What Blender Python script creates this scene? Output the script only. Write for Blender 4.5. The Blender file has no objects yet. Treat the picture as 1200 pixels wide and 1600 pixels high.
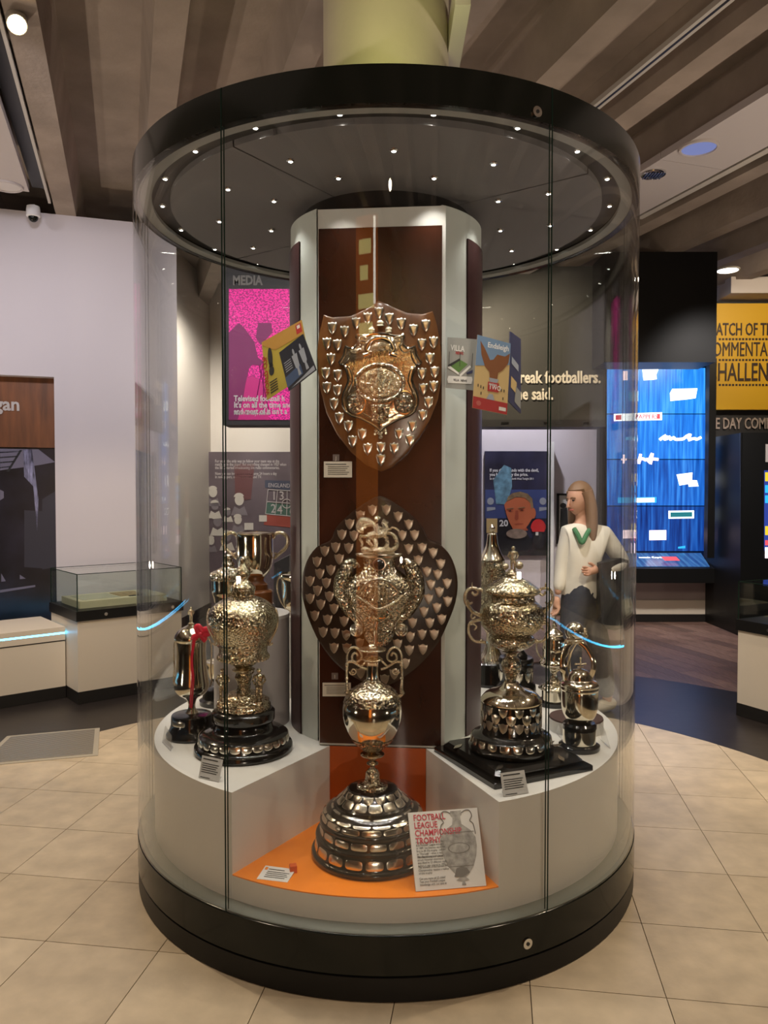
import bpy, bmesh, math, random
from mathutils import Vector, Matrix, noise
random.seed(7)
PI = math.pi
sin, cos, rad = math.sin, math.cos, math.radians
SC = bpy.context.scene
COL = SC.collection

# ---------------------------------------------------------------- camera, world, lights, exposure
F = 1200.0
TH = math.atan(35.0 / 1200.0)
CAM = Vector((-0.0085, -3.38, 1.589))
cd = bpy.data.cameras.new('camera')
cd.sensor_fit = 'VERTICAL'
cd.sensor_height = 24.0
cd.lens = 24.0 * F / 1600.0
cd.clip_start = 0.02
cam = bpy.data.objects.new('camera', cd)
COL.objects.link(cam)
cam.location = CAM
cam.rotation_euler = (PI / 2 - TH, 0, 0)
SC.camera = cam

w = bpy.data.worlds.new('world')
SC.world = w
w.use_nodes = True
w.node_tree.nodes['Background'].inputs[0].default_value = (0.85, 0.72, 0.58, 1)
w.node_tree.nodes['Background'].inputs[1].default_value = 0.16
vs = SC.view_settings
vs.view_transform = 'Standard'
vs.look = 'None'
vs.gamma = 1
vs.use_curve_mapping = False
vs.exposure = 0.0
try:
    SC.cycles.transparent_max_bounces = 32
    SC.cycles.max_bounces = 10
    SC.cycles.glossy_bounces = 5
    SC.cycles.sample_clamp_indirect = 4.0
    SC.cycles.blur_glossy = 0.5
except Exception:
    pass

def lamp(name, kind, loc, energy, color=(1, 0.86, 0.68), aim=None, size=0.1, angle=60, blend=0.6):
    l = bpy.data.lights.new(name, kind)
    l.energy = energy
    l.color = color
    if kind == 'SPOT':
        l.spot_size = rad(angle)
        l.spot_blend = blend
        l.shadow_soft_size = size
    elif kind == 'POINT':
        l.shadow_soft_size = size
    elif kind == 'AREA':
        l.shape = 'DISK'
        l.size = size
    o = bpy.data.objects.new(name, l)
    COL.objects.link(o)
    o.location = loc
    if aim is not None:
        o.rotation_euler = (Vector(aim) - Vector(loc)).to_track_quat('-Z', 'Y').to_euler()
    return o

WARM = (1.0, 0.80, 0.56)
NEUT = (1.0, 0.93, 0.88)
COOL = (0.93, 0.90, 1.0)
# recessed ceiling floods of the hall
SPOTS = [((-2.9, 0.9, 3.82), (-2.3, 0.6, 0), 240), ((-2.3, -1.0, 3.82), (-1.9, -0.6, 0), 80), ((2.9, 0.1, 3.82), (2.4, 0.2, 0), 250), ((2.2, -1.3, 3.82), (1.9, -0.8, 0), 80),
         ((-0.75, -2.75, 3.82), (-0.7, -2.3, 0), 14), ((0.95, -2.9, 3.82), (0.8, -2.4, 0), 14), ((-1.6, -3.8, 3.82), (-1.4, -3.0, 0), 18), ((1.7, -4.1, 3.82), (1.5, -3.2, 0), 18), ((0.1, -4.4, 3.82), (0.1, -3.0, 0.3), 50)]
for p_, a_, e_ in SPOTS:
    lamp('track_spot', 'SPOT', p_, e_, WARM, a_, 0.04, 105, 1.0)
for p_, a_ in (((-4.4, 2.0, 0.9), (-2.6, 0.6, 4.2)), ((4.0, 1.0, 0.9), (2.4, 0.6, 4.2)), ((-3.6, -2.4, 0.9), (-1.4, -0.6, 4.2)), ((3.6, -3.0, 0.9), (1.8, -0.8, 4.2)), ((0.6, -6.2, 0.9), (0.4, -1.5, 4.2))):
    lamp('ceiling_fill', 'SPOT', p_, 190, (1.0, .82, .66), a_, 0.03, 125, 1.0)  # unseen fill added to lift the ceiling in place of bounced light
lamp('wall_washer', 'SPOT', (-1.9, 0.6, 3.85), 170, COOL, (-2.35, 3.4, 2.0), 0.15, 100, 1.0)
lamp('wall_washer', 'SPOT', (-4.2, 0.2, 3.85), 110, COOL, (-3.6, 3.0, 2.0), 0.15, 100, 1.0)
lamp('fill_spot', 'SPOT', (-1.75, 4.75, 3.9), 260, NEUT, (-1.9, 6.4, 0.8), 0.05, 100, 0.9)  # added fill for the mural, no fitting belongs to it
lamp('fill_spot', 'SPOT', (-1.85, 4.2, 3.85), 130, NEUT, (-2.3, 6.0, 1.8), 0.05, 90, 1.0)  # added fill to brighten the warm side wall
lamp('fill_spot', 'SPOT', (1.5, 5.45, 3.7), 230, COOL, (1.65, 6.3, 0.6), 0.05, 100, 0.9)  # added fill behind the fascia, brightens the poster and bay wall
lamp('fill_spot', 'SPOT', (0.9, 3.4, 3.6), 210, WARM, (1.6, 4.8, 2.9), 0.05, 80, 0.9)
lamp('fill_spot', 'SPOT', (-0.6, 2.4, 3.8), 60, NEUT, (-1.2, 4.1, 2.8), 0.05, 80, 0.9)
lamp('fill_spot', 'SPOT', (0.6, 0.9, 3.8), 260, NEUT, (1.3, 1.95, 1.0), 0.05, 50, 0.9)  # added fill aimed at the girl to brighten her top
lamp('fill_spot', 'SPOT', (3.3, 3.2, 3.8), 380, NEUT, (3.2, 5.6, 0.2), 0.12, 70, 0.9)
lamp('fill_spot', 'SPOT', (4.2, 3.4, 3.8), 130, WARM, (4.4, 5.6, 3.2), 0.12, 80, 0.9)
lamp('fill_spot', 'SPOT', (1.2, -1.0, 3.8), 260, WARM, (2.6, 1.9, 0.4), 0.1, 50, 0.5)
lamp('fill_spot', 'SPOT', (-1.4, -0.6, 3.8), 240, WARM, (-2.2, 2.4, 0.5), 0.1, 50, 0.5)
lamp('column_uplight', 'SPOT', (0.0, -0.75, 2.9), 17, (0.95, 0.95, 0.35), (0, -0.2, 3.9), 0.1, 110, 1.0)

# ---------------------------------------------------------------- pixel helpers
def ray(px, py):
    xc = (px - 600) / F
    yc = (800 - py) / F
    return Vector((xc, cos(TH) + yc * sin(TH), -sin(TH) + yc * cos(TH)))
def W(px, py, d):
    r = ray(px, py)
    return CAM + r * (d / r.y)
def PZ(px, py, z):
    r = ray(px, py)
    return CAM + r * ((z - CAM.z) / r.z)
def C(X, d, z):
    return Vector((X, d + CAM.y, z))
AX = rad(-5.0)
RA = Matrix.Rotation(AX, 3, 'Z')
def L(x, y, z):
    return RA @ Vector((x, y, z))
def PL(px, py, c):
    """hits the plane y' = c of the case's turned frame"""
    n = RA @ Vector((0, 1, 0))
    r = ray(px, py)
    return CAM + r * ((c - n.dot(CAM)) / n.dot(r))

# ---------------------------------------------------------------- objects
ORG = {}
def thing(name, label, cat, loc=(0, 0, 0), group=None):
    o = bpy.data.objects.new(name, None)
    COL.objects.link(o)
    o.location = loc
    o.empty_display_size = 0.05
    o['label'] = label
    o['category'] = cat
    if group:
        o['group'] = group
    ORG[o.name] = Vector(loc)
    return o
def tag(o, label, cat, group=None):
    o['label'] = label
    o['category'] = cat
    if group:
        o['group'] = group
    return o
def struct(o):
    o['kind'] = 'structure'
    return o
def stuff(o):
    o['kind'] = 'stuff'
    return o

class MB:
    def __init__(s):
        s.v = []
        s.f = []
    def add(s, vs, fs):
        b = len(s.v)
        s.v += [Vector(p) for p in vs]
        s.f += [tuple(b + i for i in f) for f in fs]
        return s
    def box(s, x0, x1, y0, y1, z0, z1, M=None):
        vs = [Vector((x, y, z)) for z in (z0, z1) for x, y in ((x0, y0), (x1, y0), (x1, y1), (x0, y1))]
        if M is not None:
            vs = [M @ p for p in vs]
        return s.add(vs, [(3, 2, 1, 0), (4, 5, 6, 7), (0, 1, 5, 4), (1, 2, 6, 5), (2, 3, 7, 6), (3, 0, 4, 7)])
    def bbox(s, x0, x1, y0, y1, z0, z1, b=0.004, M=None):
        """box with chamfered top and vertical edges"""
        out = []
        for z, k in ((z0, 0), (z1 - b, 0), (z1, b)):
            for (x, y) in ((x0 + b + k, y0 + k), (x1 - b - k, y0 + k), (x1 - k, y0 + b + k), (x1 - k, y1 - b - k), (x1 - b - k, y1 - k), (x0 + b + k, y1 - k), (x0 + k, y1 - b - k), (x0 + k, y0 + b + k)):
                out.append(Vector((x, y, z)))
        if M is not None:
            out = [M @ p for p in out]
        fs = [tuple(reversed(range(8))), tuple(range(16, 24))]
        for r in (0, 8):
            for i in range(8):
                j = (i + 1) % 8
                fs.append((r + i, r + j, r + 8 + j, r + 8 + i))
        return s.add(out, fs)
    def prism(s, pts, n):
        """polygon pts (3D loop) extruded by vector n"""
        k = len(pts)
        n = Vector(n)
        a = [Vector(p) for p in pts]
        return s.add(a + [p + n for p in a], [tuple(range(k)), tuple(range(2 * k - 1, k - 1, -1))] + [(i, k + i, k + (i + 1) % k, (i + 1) % k) for i in range(k)])
    def dome(s, pts, n, inset=0.12, h=0.8):
        """polygon plate with a bevelled, raised face: pts loop, extruded by n"""
        k = len(pts)
        n = Vector(n)
        a = [Vector(p) for p in pts]
        c = sum(a, Vector()) / k
        b = [p + n * h for p in a]
        t = [c + (p - c) * (1 - inset) + n for p in a]
        t2 = [c + (p - c) * 0.5 + n * 1.08 for p in a]
        vs = a + b + t + t2
        fs = [tuple(range(k)), tuple(range(4 * k - 1, 3 * k - 1, -1))]
        for r in range(3):
            fs += [(r * k + i, (r + 1) * k + i, (r + 1) * k + (i + 1) % k, r * k + (i + 1) % k) for i in range(k)]
        return s.add(vs, fs)
    def lathe(s, cx, cy, prof, n=48, a0=0.0, a1=2 * PI, mod=None, sy=1.0):
        full = abs(a1 - a0 - 2 * PI) < 1e-6
        m = n if full else n + 1
        vs = []
        for k, (r, z) in enumerate(prof):
            for i in range(m):
                t = a0 + (a1 - a0) * i / n
                q = r * (mod(t, k, r, z) if mod else 1.0)
                vs.append((cx + q * sin(t), cy - q * cos(t) * sy, z))
        fs = []
        for k in range(len(prof) - 1):
            for i in range(n):
                j = (i + 1) % m
                fs.append((k * m + i, k * m + j, (k + 1) * m + j, (k + 1) * m + i))
        if full and prof[0] != prof[-1]:
            if prof[0][0] > 1e-4:
                fs.append(tuple(reversed(range(m))))
            if prof[-1][0] > 1e-4:
                b = (len(prof) - 1) * m
                fs.append(tuple(range(b, b + m)))
        return s.add(vs, fs)
    def tube(s, pts, r, n=8, closed=False, flat=None):
        pts = [Vector(p) for p in pts]
        k = len(pts)
        rs = r if isinstance(r, (list, tuple)) else [r] * k
        tang = []
        for i in range(k):
            a = pts[(i - 1) % k] if (closed or i > 0) else pts[i]
            b = pts[(i + 1) % k] if (closed or i < k - 1) else pts[i]
            t = b - a
            tang.append(t.normalized() if t.length > 1e-9 else Vector((0, 0, 1)))
        up = Vector((0, 0, 1)) if abs(tang[0].z) < 0.9 else Vector((0, 1, 0))
        if flat is not None:
            up = Vector(flat)
        nn = (up - tang[0] * up.dot(tang[0])).normalized()
        vs = []
        for i in range(k):
            if flat is not None:
                nn = Vector(flat)
            nn = (nn - tang[i] * nn.dot(tang[i]))
            nn = nn.normalized() if nn.length > 1e-6 else Vector((1, 0, 0))
            bb = tang[i].cross(nn)
            for j in range(n):
                a = 2 * PI * j / n
                e = 0.35 if flat is not None else 1.0
                vs.append(pts[i] + (nn * cos(a) * e + bb * sin(a)) * rs[i])
        fs = []
        for i in range(k if closed else k - 1):
            i2 = (i + 1) % k
            for j in range(n):
                j2 = (j + 1) % n
                fs.append((i * n + j, i * n + j2, i2 * n + j2, i2 * n + j))
        if not closed:
            fs.append(tuple(reversed(range(n))))
            fs.append(tuple(range((k - 1) * n, k * n)))
        return s.add(vs, fs)
    def ball(s, c, r, n=12, m=8, sc=(1, 1, 1)):
        c = Vector(c)
        vs = [c + Vector((0, 0, -r * sc[2]))]
        for i in range(1, m):
            p = -PI / 2 + PI * i / m
            for j in range(n):
                a = 2 * PI * j / n
                vs.append(c + Vector((r * sc[0] * cos(p) * cos(a), r * sc[1] * cos(p) * sin(a), r * sc[2] * sin(p))))
        vs.append(c + Vector((0, 0, r * sc[2])))
        fs = [(0, 1 + (j + 1) % n, 1 + j) for j in range(n)]
        for i in range(m - 2):
            b = 1 + i * n
            fs += [(b + j, b + (j + 1) % n, b + n + (j + 1) % n, b + n + j) for j in range(n)]
        b = 1 + (m - 2) * n
        fs += [(b + j, b + (j + 1) % n, len(vs) - 1) for j in range(n)]
        return s.add(vs, fs)
    def rough(s, amp, freq, seed=0.0):
        """push vertices by noise along their mean normal: chased relief"""
        nrm = [Vector() for _ in s.v]
        for f in s.f:
            a, b, c = s.v[f[0]], s.v[f[1]], s.v[f[2]]
            q = (b - a).cross(c - a)
            for i in f:
                nrm[i] += q
        for i, p in enumerate(s.v):
            if nrm[i].length > 1e-12:
                h = noise.noise(p * freq + Vector((seed, seed, seed)))
                h2 = 1 - abs(noise.noise(p * freq * 1.7 + Vector((seed + 9, 0, 0)))) * 2
                s.v[i] = p + nrm[i].normalized() * amp * (0.6 * h + 0.6 * h2)
        return s
    def mesh(s, name, mat, org=Vector(), smooth=40):
        me = bpy.data.meshes.new(name)
        me.from_pydata([tuple(p - org) for p in s.v], [], s.f)
        bm = bmesh.new()
        bm.from_mesh(me)
        bmesh.ops.recalc_face_normals(bm, faces=bm.faces)
        bm.to_mesh(me)
        bm.free()
        if mat:
            me.materials.append(mat)
        if smooth:
            me.shade_smooth()
            me.set_sharp_from_angle(angle=rad(smooth))
        return me
    def build(s, name, mat, parent=None, label=None, smooth=40):
        org = ORG.get(parent.name, Vector()) if parent else Vector()
        o = bpy.data.objects.new(name, s.mesh(name, mat, org, smooth))
        COL.objects.link(o)
        if parent:
            o.parent = parent
        ORG[o.name] = Vector(org)
        if label:
            o['label'] = label
        return o

def copies(name, me, places, parent, label=None):
    """same mesh as several parts: places = [(location, rotation z, scale)]"""
    org = ORG.get(parent.name, Vector()) if parent else Vector()
    out = []
    for loc, rz, sc in places:
        o = bpy.data.objects.new(name, me)
        COL.objects.link(o)
        o.parent = parent
        o.location = Vector(loc) - org
        o.rotation_euler = (0, 0, rz)
        o.scale = (sc, sc, sc)
        ORG[o.name] = Vector(loc)
        if label:
            o['label'] = label
        out.append(o)
    return out

def spline(pts, per=6, closed=False):
    pts = [Vector(p) if len(p) == 3 else Vector((p[0], p[1], 0)) for p in pts]
    k = len(pts)
    out = []
    for i in range(k if closed else k - 1):
        g = lambda q: pts[q % k] if closed else pts[max(0, min(k - 1, q))]
        a, b, c, d = g(i - 1), g(i), g(i + 1), g(i + 2)
        for j in range(per):
            t = j / per
            out.append(0.5 * ((2 * b) + (c - a) * t + (2 * a - 5 * b + 4 * c - d) * t * t + (3 * b - a - 3 * c + d) * t ** 3))
    if not closed:
        out.append(pts[-1])
    return out

def pxprof(cx, d, prof, per=4):
    """silhouette in photo pixels (half width, y) to real radius and height at distance d, from bottom to top"""
    out = []
    for hw, y in prof:
        r = ray(cx, y)
        s = d / r.y
        out.append((hw / F * s, CAM.z + r.z * s))
    if per > 1:
        out = [(max(0.0, p.x), p.y) for p in spline(out, per)]
    return out[::-1]

def text(s, size, mat, parent, org, xd, yd, name='lettering', sx=1.0, ext=0.001, bold=0.0, align='LEFT', label=None, spacing=1.0):
    c = bpy.data.curves.new('t', 'FONT')
    c.body = s
    c.size = size
    c.align_x = align
    c.resolution_u = 2
    c.extrude = ext
    c.offset = bold
    c.space_line = spacing
    o = bpy.data.objects.new('t', c)
    COL.objects.link(o)
    dg = bpy.context.evaluated_depsgraph_get()
    me = bpy.data.meshes.new_from_object(o.evaluated_get(dg))
    bpy.data.objects.remove(o)
    bpy.data.curves.remove(c)
    xd = Vector(xd).normalized()
    yd = Vector(yd).normalized()
    nd = xd.cross(yd)
    po = ORG.get(parent.name, Vector()) if parent else Vector()
    org = Vector(org) - po
    for v in me.vertices:
        v.co = org + xd * (v.co.x * sx) + yd * v.co.y + nd * v.co.z
    me.materials.clear()
    me.materials.append(mat)
    me.name = name
    ob = bpy.data.objects.new(name, me)
    COL.objects.link(ob)
    if parent:
        ob.parent = parent
    ORG[ob.name] = po
    if label:
        ob['label'] = label
    return ob

# ---------------------------------------------------------------- materials
def mat(name, col, rough=0.5, metal=0.0, bump=0.0, bscale=40.0, var=0.0, vscale=4.0, spec=0.5, stretch=(1, 1, 1), kind='noise', coat=0.0, var2=None):
    m = bpy.data.materials.new(name)
    m.use_nodes = True
    nt = m.node_tree
    b = nt.nodes['Principled BSDF']
    b.inputs['Base Color'].default_value = (*col, 1)
    b.inputs['Roughness'].default_value = rough
    b.inputs['Metallic'].default_value = metal
    b.inputs['Specular IOR Level'].default_value = spec
    b.inputs['Coat Weight'].default_value = coat
    if bump or var:
        tc = nt.nodes.new('ShaderNodeTexCoord')
        mp = nt.nodes.new('ShaderNodeMapping')
        mp.inputs['Scale'].default_value = stretch
        nt.links.new(tc.outputs['Object'], mp.inputs[0])
    if var:
        n = nt.nodes.new('ShaderNodeTexNoise')
        n.inputs['Scale'].default_value = vscale
        n.inputs['Detail'].default_value = 6
        nt.links.new(mp.outputs[0], n.inputs['Vector'])
        r = nt.nodes.new('ShaderNodeValToRGB')
        c2 = var2 or tuple(c * (1 + var) for c in col)
        r.color_ramp.elements[0].position = 0.3
        r.color_ramp.elements[1].position = 0.7
        r.color_ramp.elements[0].color = (*[max(0, c * (1 - var)) for c in col], 1)
        r.color_ramp.elements[1].color = (*[min(1, c) for c in c2], 1)
        nt.links.new(n.outputs[0], r.inputs[0])
        nt.links.new(r.outputs[0], b.inputs['Base Color'])
    if bump:
        if kind == 'voronoi':
            t = nt.nodes.new('ShaderNodeTexVoronoi')
            t.feature = 'SMOOTH_F1'
        else:
            t = nt.nodes.new('ShaderNodeTexNoise')
            t.inputs['Detail'].default_value = 3
        t.inputs['Scale'].default_value = bscale
        nt.links.new(mp.outputs[0], t.inputs['Vector'])
        bp = nt.nodes.new('ShaderNodeBump')
        bp.inputs['Strength'].default_value = bump
        bp.inputs['Distance'].default_value = 0.01
        nt.links.new(t.outputs[0], bp.inputs['Height'])
        nt.links.new(bp.outputs[0], b.inputs['Normal'])
    return m
def emit(name, col, strength):
    m = bpy.data.materials.new(name)
    m.use_nodes = True
    b = m.node_tree.nodes['Principled BSDF']
    b.inputs['Base Color'].default_value = (0, 0, 0, 1)
    b.inputs['Emission Color'].default_value = (*col, 1)
    b.inputs['Emission Strength'].default_value = strength
    return m
def glassmat(name, tint, ior=1.45, rough=0.0, k=1.0):
    m = bpy.data.materials.new(name)
    m.use_nodes = True
    nt = m.node_tree
    nt.nodes.remove(nt.nodes['Principled BSDF'])
    out = nt.nodes['Material Output']
    t = nt.nodes.new('ShaderNodeBsdfTransparent')
    t.inputs[0].default_value = (*tint, 1)
    g = nt.nodes.new('ShaderNodeBsdfGlossy')
    g.inputs['Roughness'].default_value = rough
    g.inputs[0].default_value = (k, k, k, 1)
    lw = nt.nodes.new('ShaderNodeLayerWeight')      # facing-based so both faces of the pane behave alike
    lw.inputs[0].default_value = 0.5
    p = nt.nodes.new('ShaderNodeMath')
    p.operation = 'POWER'
    p.inputs[1].default_value = 4.0
    nt.links.new(lw.outputs['Facing'], p.inputs[0])
    q = nt.nodes.new('ShaderNodeMath')
    q.operation = 'MULTIPLY_ADD'
    q.inputs[1].default_value = 0.75
    q.inputs[2].default_value = 0.035
    nt.links.new(p.outputs[0], q.inputs[0])
    mx = nt.nodes.new('ShaderNodeMixShader')
    nt.links.new(q.outputs[0], mx.inputs[0])
    nt.links.new(t.outputs[0], mx.inputs[1])
    nt.links.new(g.outputs[0], mx.inputs[2])
    nt.links.new(mx.outputs[0], out.inputs[0])
    return m

M = {}
M['glass'] = glassmat('case_glass', (0.975, 0.98, 0.972))
M['glass2'] = glassmat('showcase_glass', (0.93, 0.955, 0.93))
M['acrylic'] = glassmat('clear_acrylic', (0.93, 0.93, 0.93))
M['seam'] = mat('glass_seam', (0.010, 0.022, 0.016), 0.9, spec=0.1)
M['black'] = mat('satin_black', (0.009, 0.009, 0.009), 0.4, spec=0.25)
M['blackglass'] = mat('black_glass', (0.008, 0.010, 0.008), 0.14, spec=0.28)
M['deck'] = mat('deck_grey', (0.14, 0.155, 0.14), 0.5)
M['soffit'] = mat('soffit_grey', (0.125, 0.12, 0.12), 0.55, bump=0.1, bscale=200)
M['soffitring'] = mat('soffit_rim', (0.22, 0.22, 0.20), 0.5)
M['channel'] = mat('light_channel', (0.014, 0.014, 0.013), 0.5)
M['drum'] = mat('white_plinth_paint', (0.66, 0.65, 0.62), 0.5, bump=0.03, bscale=300)
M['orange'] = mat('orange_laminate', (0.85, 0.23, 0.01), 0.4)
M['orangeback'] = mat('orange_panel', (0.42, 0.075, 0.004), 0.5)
M['core'] = mat('core_cladding', (0.52, 0.56, 0.53), 0.55)
M['frame'] = mat('panel_frame', (0.56, 0.57, 0.54), 0.5)
M['brownpanel'] = mat('brown_backing', (0.026, 0.008, 0.005), 0.2, var=0.5, vscale=5, var2=(0.055, 0.016, 0.008), stretch=(1, 1, .5))
M['brownstrip'] = mat('brown_graphic', (0.045, 0.018, 0.018), 0.4)
M['silver'] = mat('silver', (0.82, 0.76, 0.62), 0.10, 1.0)
M['chased'] = mat('chased_silver', (0.78, 0.70, 0.54), 0.15, 1.0, bump=0.5, bscale=110, kind='voronoi', var=.5, vscale=150, var2=(0.84, 0.77, 0.61))
M['gilt'] = mat('gilt_silver', (0.77, 0.67, 0.47), 0.16, 1.0, bump=0.5, bscale=120, kind='voronoi', var=.5, vscale=150, var2=(0.84, 0.74, 0.53))
M['cast'] = mat('cast_silver', (0.70, 0.62, 0.46), 0.22, 1.0, bump=0.3, bscale=260, var=.35, vscale=220)
M['plate'] = mat('silver_plate', (0.76, 0.71, 0.60), 0.22, 1.0, bump=0.06, bscale=60)
M['dullplate'] = mat('tarnished_plate', (0.42, 0.36, 0.29), 0.34, 1.0, bump=0.05, bscale=80)
M['ebony'] = mat('ebonised_wood', (0.010, 0.009, 0.008), 0.14, coat=0.4)
M['mahogany'] = mat('mahogany', (0.15, 0.055, 0.016), 0.28, var=0.35, vscale=5, stretch=(6, 6, 1), coat=0.3)
M['darkwood'] = mat('dark_oak', (0.028, 0.013, 0.007), 0.3, var=0.4, vscale=6, stretch=(6, 6, 1), coat=0.2)
M['basewood'] = mat('base_wood', (0.22, 0.075, 0.02), 0.25, var=0.3, vscale=10, coat=0.4)
M['chrome'] = mat('chrome', (0.7, 0.7, 0.7), 0.15, 1.0)
M['paper'] = mat('white_card', (0.72, 0.71, 0.68), 0.6)
M['ink'] = mat('black_ink', (0.02, 0.02, 0.02), 0.6)
M['redink'] = mat('red_ink', (0.55, 0.02, 0.06), 0.6)
M['ribbon'] = mat('red_ribbon', (0.55, 0.015, 0.04), 0.35)
M['white'] = mat('white_print', (0.82, 0.82, 0.82), 0.5)
M['wall'] = mat('painted_wall', (0.64, 0.60, 0.62), 0.7, bump=0.04, bscale=120)
M['wallwarm'] = mat('painted_wall_warm', (0.66, 0.60, 0.52), 0.7)
M['cream'] = mat('cream_laminate', (0.66, 0.60, 0.50), 0.45)
M['skirt'] = mat('black_skirting', (0.014, 0.013, 0.012), 0.4)
M['concrete'] = mat('cast_concrete', (0.30, 0.245, 0.20), 0.85, bump=0.25, bscale=30, var=0.18, vscale=3)
M['concretecol'] = mat('concrete_column', (0.50, 0.46, 0.34), 0.85, bump=0.2, bscale=20, var=0.08, vscale=3)
M['ceilpanel'] = mat('ceiling_panel', (0.50, 0.46, 0.45), 0.7)
M['conduit'] = mat('conduit_white', (0.5, 0.47, 0.42), 0.5)
M['darkfloor'] = mat('dark_floor', (0.022, 0.018, 0.017), 0.33, var=0.35, vscale=8, stretch=(1, 6, 1))
M['plank'] = mat('plank_wood', (0.173, 0.102, 0.083), 0.42, var=0.3, vscale=7, stretch=(9, 1, 1))
M['plankb'] = mat('plank_wood_light', (0.217, 0.132, 0.105), 0.42, var=0.3, vscale=7, stretch=(9, 1, 1))
M['plankc'] = mat('plank_wood_dark', (0.132, 0.081, 0.069), 0.42, var=0.3, vscale=7, stretch=(9, 1, 1))
M['tile'] = mat('stone_tile', (0.55, 0.465, 0.35), 0.38, var=0.13, vscale=9, bump=0.12, bscale=22)
M['tileb'] = mat('stone_tile_pale', (0.58, 0.495, 0.375), 0.38, var=0.13, vscale=8, bump=0.12, bscale=22)
M['tilec'] = mat('stone_tile_deep', (0.52, 0.435, 0.32), 0.38, var=0.13, vscale=10, bump=0.12, bscale=22)
M['grout'] = mat('grout', (0.11, 0.085, 0.06), 0.9)
M['led'] = emit('led_cyan', (0.08, 0.55, 1.0), 9)
M['puck'] = emit('puck_glow', (1.0, 0.95, 0.85), 30)
M['bulb'] = emit('warm_bulb', (1.0, 0.72, 0.30), 45)
M['bulbw'] = emit('white_bulb', (1.0, 0.9, 0.75), 30)
M['charcoal'] = mat('charcoal_panel', (0.030, 0.030, 0.033), 0.5)
M['fascia'] = mat('fascia_panel', (0.055, 0.055, 0.053), 0.5)

# ================================================================ ROOM
E1 = Vector((-0.317, 0.948, 0))      # the way the ribs run
E2 = Vector((0.948, 0.317, 0))       # along the left wall
G8 = rad(8.3)
CAMF = Vector((CAM.x, CAM.y, 0))
def FL(p, s, z=0.0):
    return CAMF + E2 * p + E1 * s + Vector((0, 0, z))

# floor: dark slab, stone tiles round the case, dark ring, planks to the right
floor = struct(MB().box(-9, 9, -9, 9, -0.2, -0.012).build('floor', M['darkfloor']))
def ringmesh(r0, r1, z0, z1, n=96):
    m = MB()
    m.lathe(0, 0, [(r0, z0), (r1, z0), (r1, z1), (r0, z1), (r0, z0)], n)
    return m
MB().lathe(0, 0, [(0, -0.011), (2.48, -0.011), (2.48, -0.006), (0, -0.006)], 96).build('grout_bed', M['grout'], floor)
ringmesh(2.483, 3.80, -0.011, -0.0015).build('dark_floor_ring', M['darkfloor'], floor, 'dark vinyl floor band around the stone tiles')
def clip(poly, n=72, R=2.478):
    for i in range(n):
        a = 2 * PI * (i + .5) / n
        nx, ny = cos(a), sin(a)
        out = []
        for k in range(len(poly)):
            p, q = poly[k], poly[(k + 1) % len(poly)]
            dp, dq = nx * p[0] + ny * p[1] - R, nx * q[0] + ny * q[1] - R
            if dp <= 0:
                out.append(p)
            if (dp < 0) != (dq < 0) and abs(dp - dq) > 1e-9:
                t = dp / (dp - dq)
                out.append((p[0] + (q[0] - p[0]) * t, p[1] + (q[1] - p[1]) * t))
        poly = out
        if len(poly) < 3:
            return []
    return poly
tu, tv = Vector((cos(G8), -sin(G8))), Vector((sin(G8), cos(G8)))
TS = 0.4195
for i in range(-9, 8):
    for j in range(-1, 16):
        p0, q0 = 0.534 + i * TS, 3.298 - 6 * TS + j * TS
        pts = []
        for (dp, dq) in ((.0016, .0016), (TS - .0016, .0016), (TS - .0016, TS - .0016), (.0016, TS - .0016)):
            P = Vector((CAM.x, CAM.y)) + tu * (p0 + dp) + tv * (q0 + dq)
            pts.append((P.x, P.y))
        if max(math.hypot(*p) for p in pts) < 0.98:
            continue
        pl = clip(pts)
        if len(pl) < 3:
            continue
        MB().prism([(x, y, -0.006) for x, y in pl], (0, 0, 0.006)).build('stone_tile', M[random.choice(['tile', 'tile', 'tileb', 'tilec'])], floor, smooth=0)
for i in range(34):
    p = 2.0 + i * 0.15
    for j in range(6):
        s = 2.9 + j * 1.35 + (i * 0.47) % 1.35
        c = [FL(p + .001, s + .001, -0.011), FL(p + .149, s + .001, -0.011), FL(p + .149, s + 1.349, -0.011), FL(p + .001, s + 1.349, -0.011)]
        if min(v.length for v in c) < 3.0:
            continue
        MB().prism(c, (0, 0, 0.008)).build('plank', M[random.choice(['plank', 'plankb', 'plankc'])], floor, smooth=0)

# ceiling slab with concrete ribs
RIBZ, SLABZ = 3.95, 4.25
ceil = struct(MB().box(-9, 9, -9, 9, SLABZ, SLABZ + .2).build('ceiling', M['concrete']))
for k in range(-4, 11):
    pr = -0.396 + 0.707 * k
    a, b = pr - 0.162, pr
    sec = [(a, RIBZ), (b, RIBZ), (b + .045, SLABZ), (a - .045, SLABZ)]
    MB().prism([FL(p, -5.0, z) for p, z in sec], E1 * 17).build('rib', M['concrete'], ceil, smooth=0)
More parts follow.
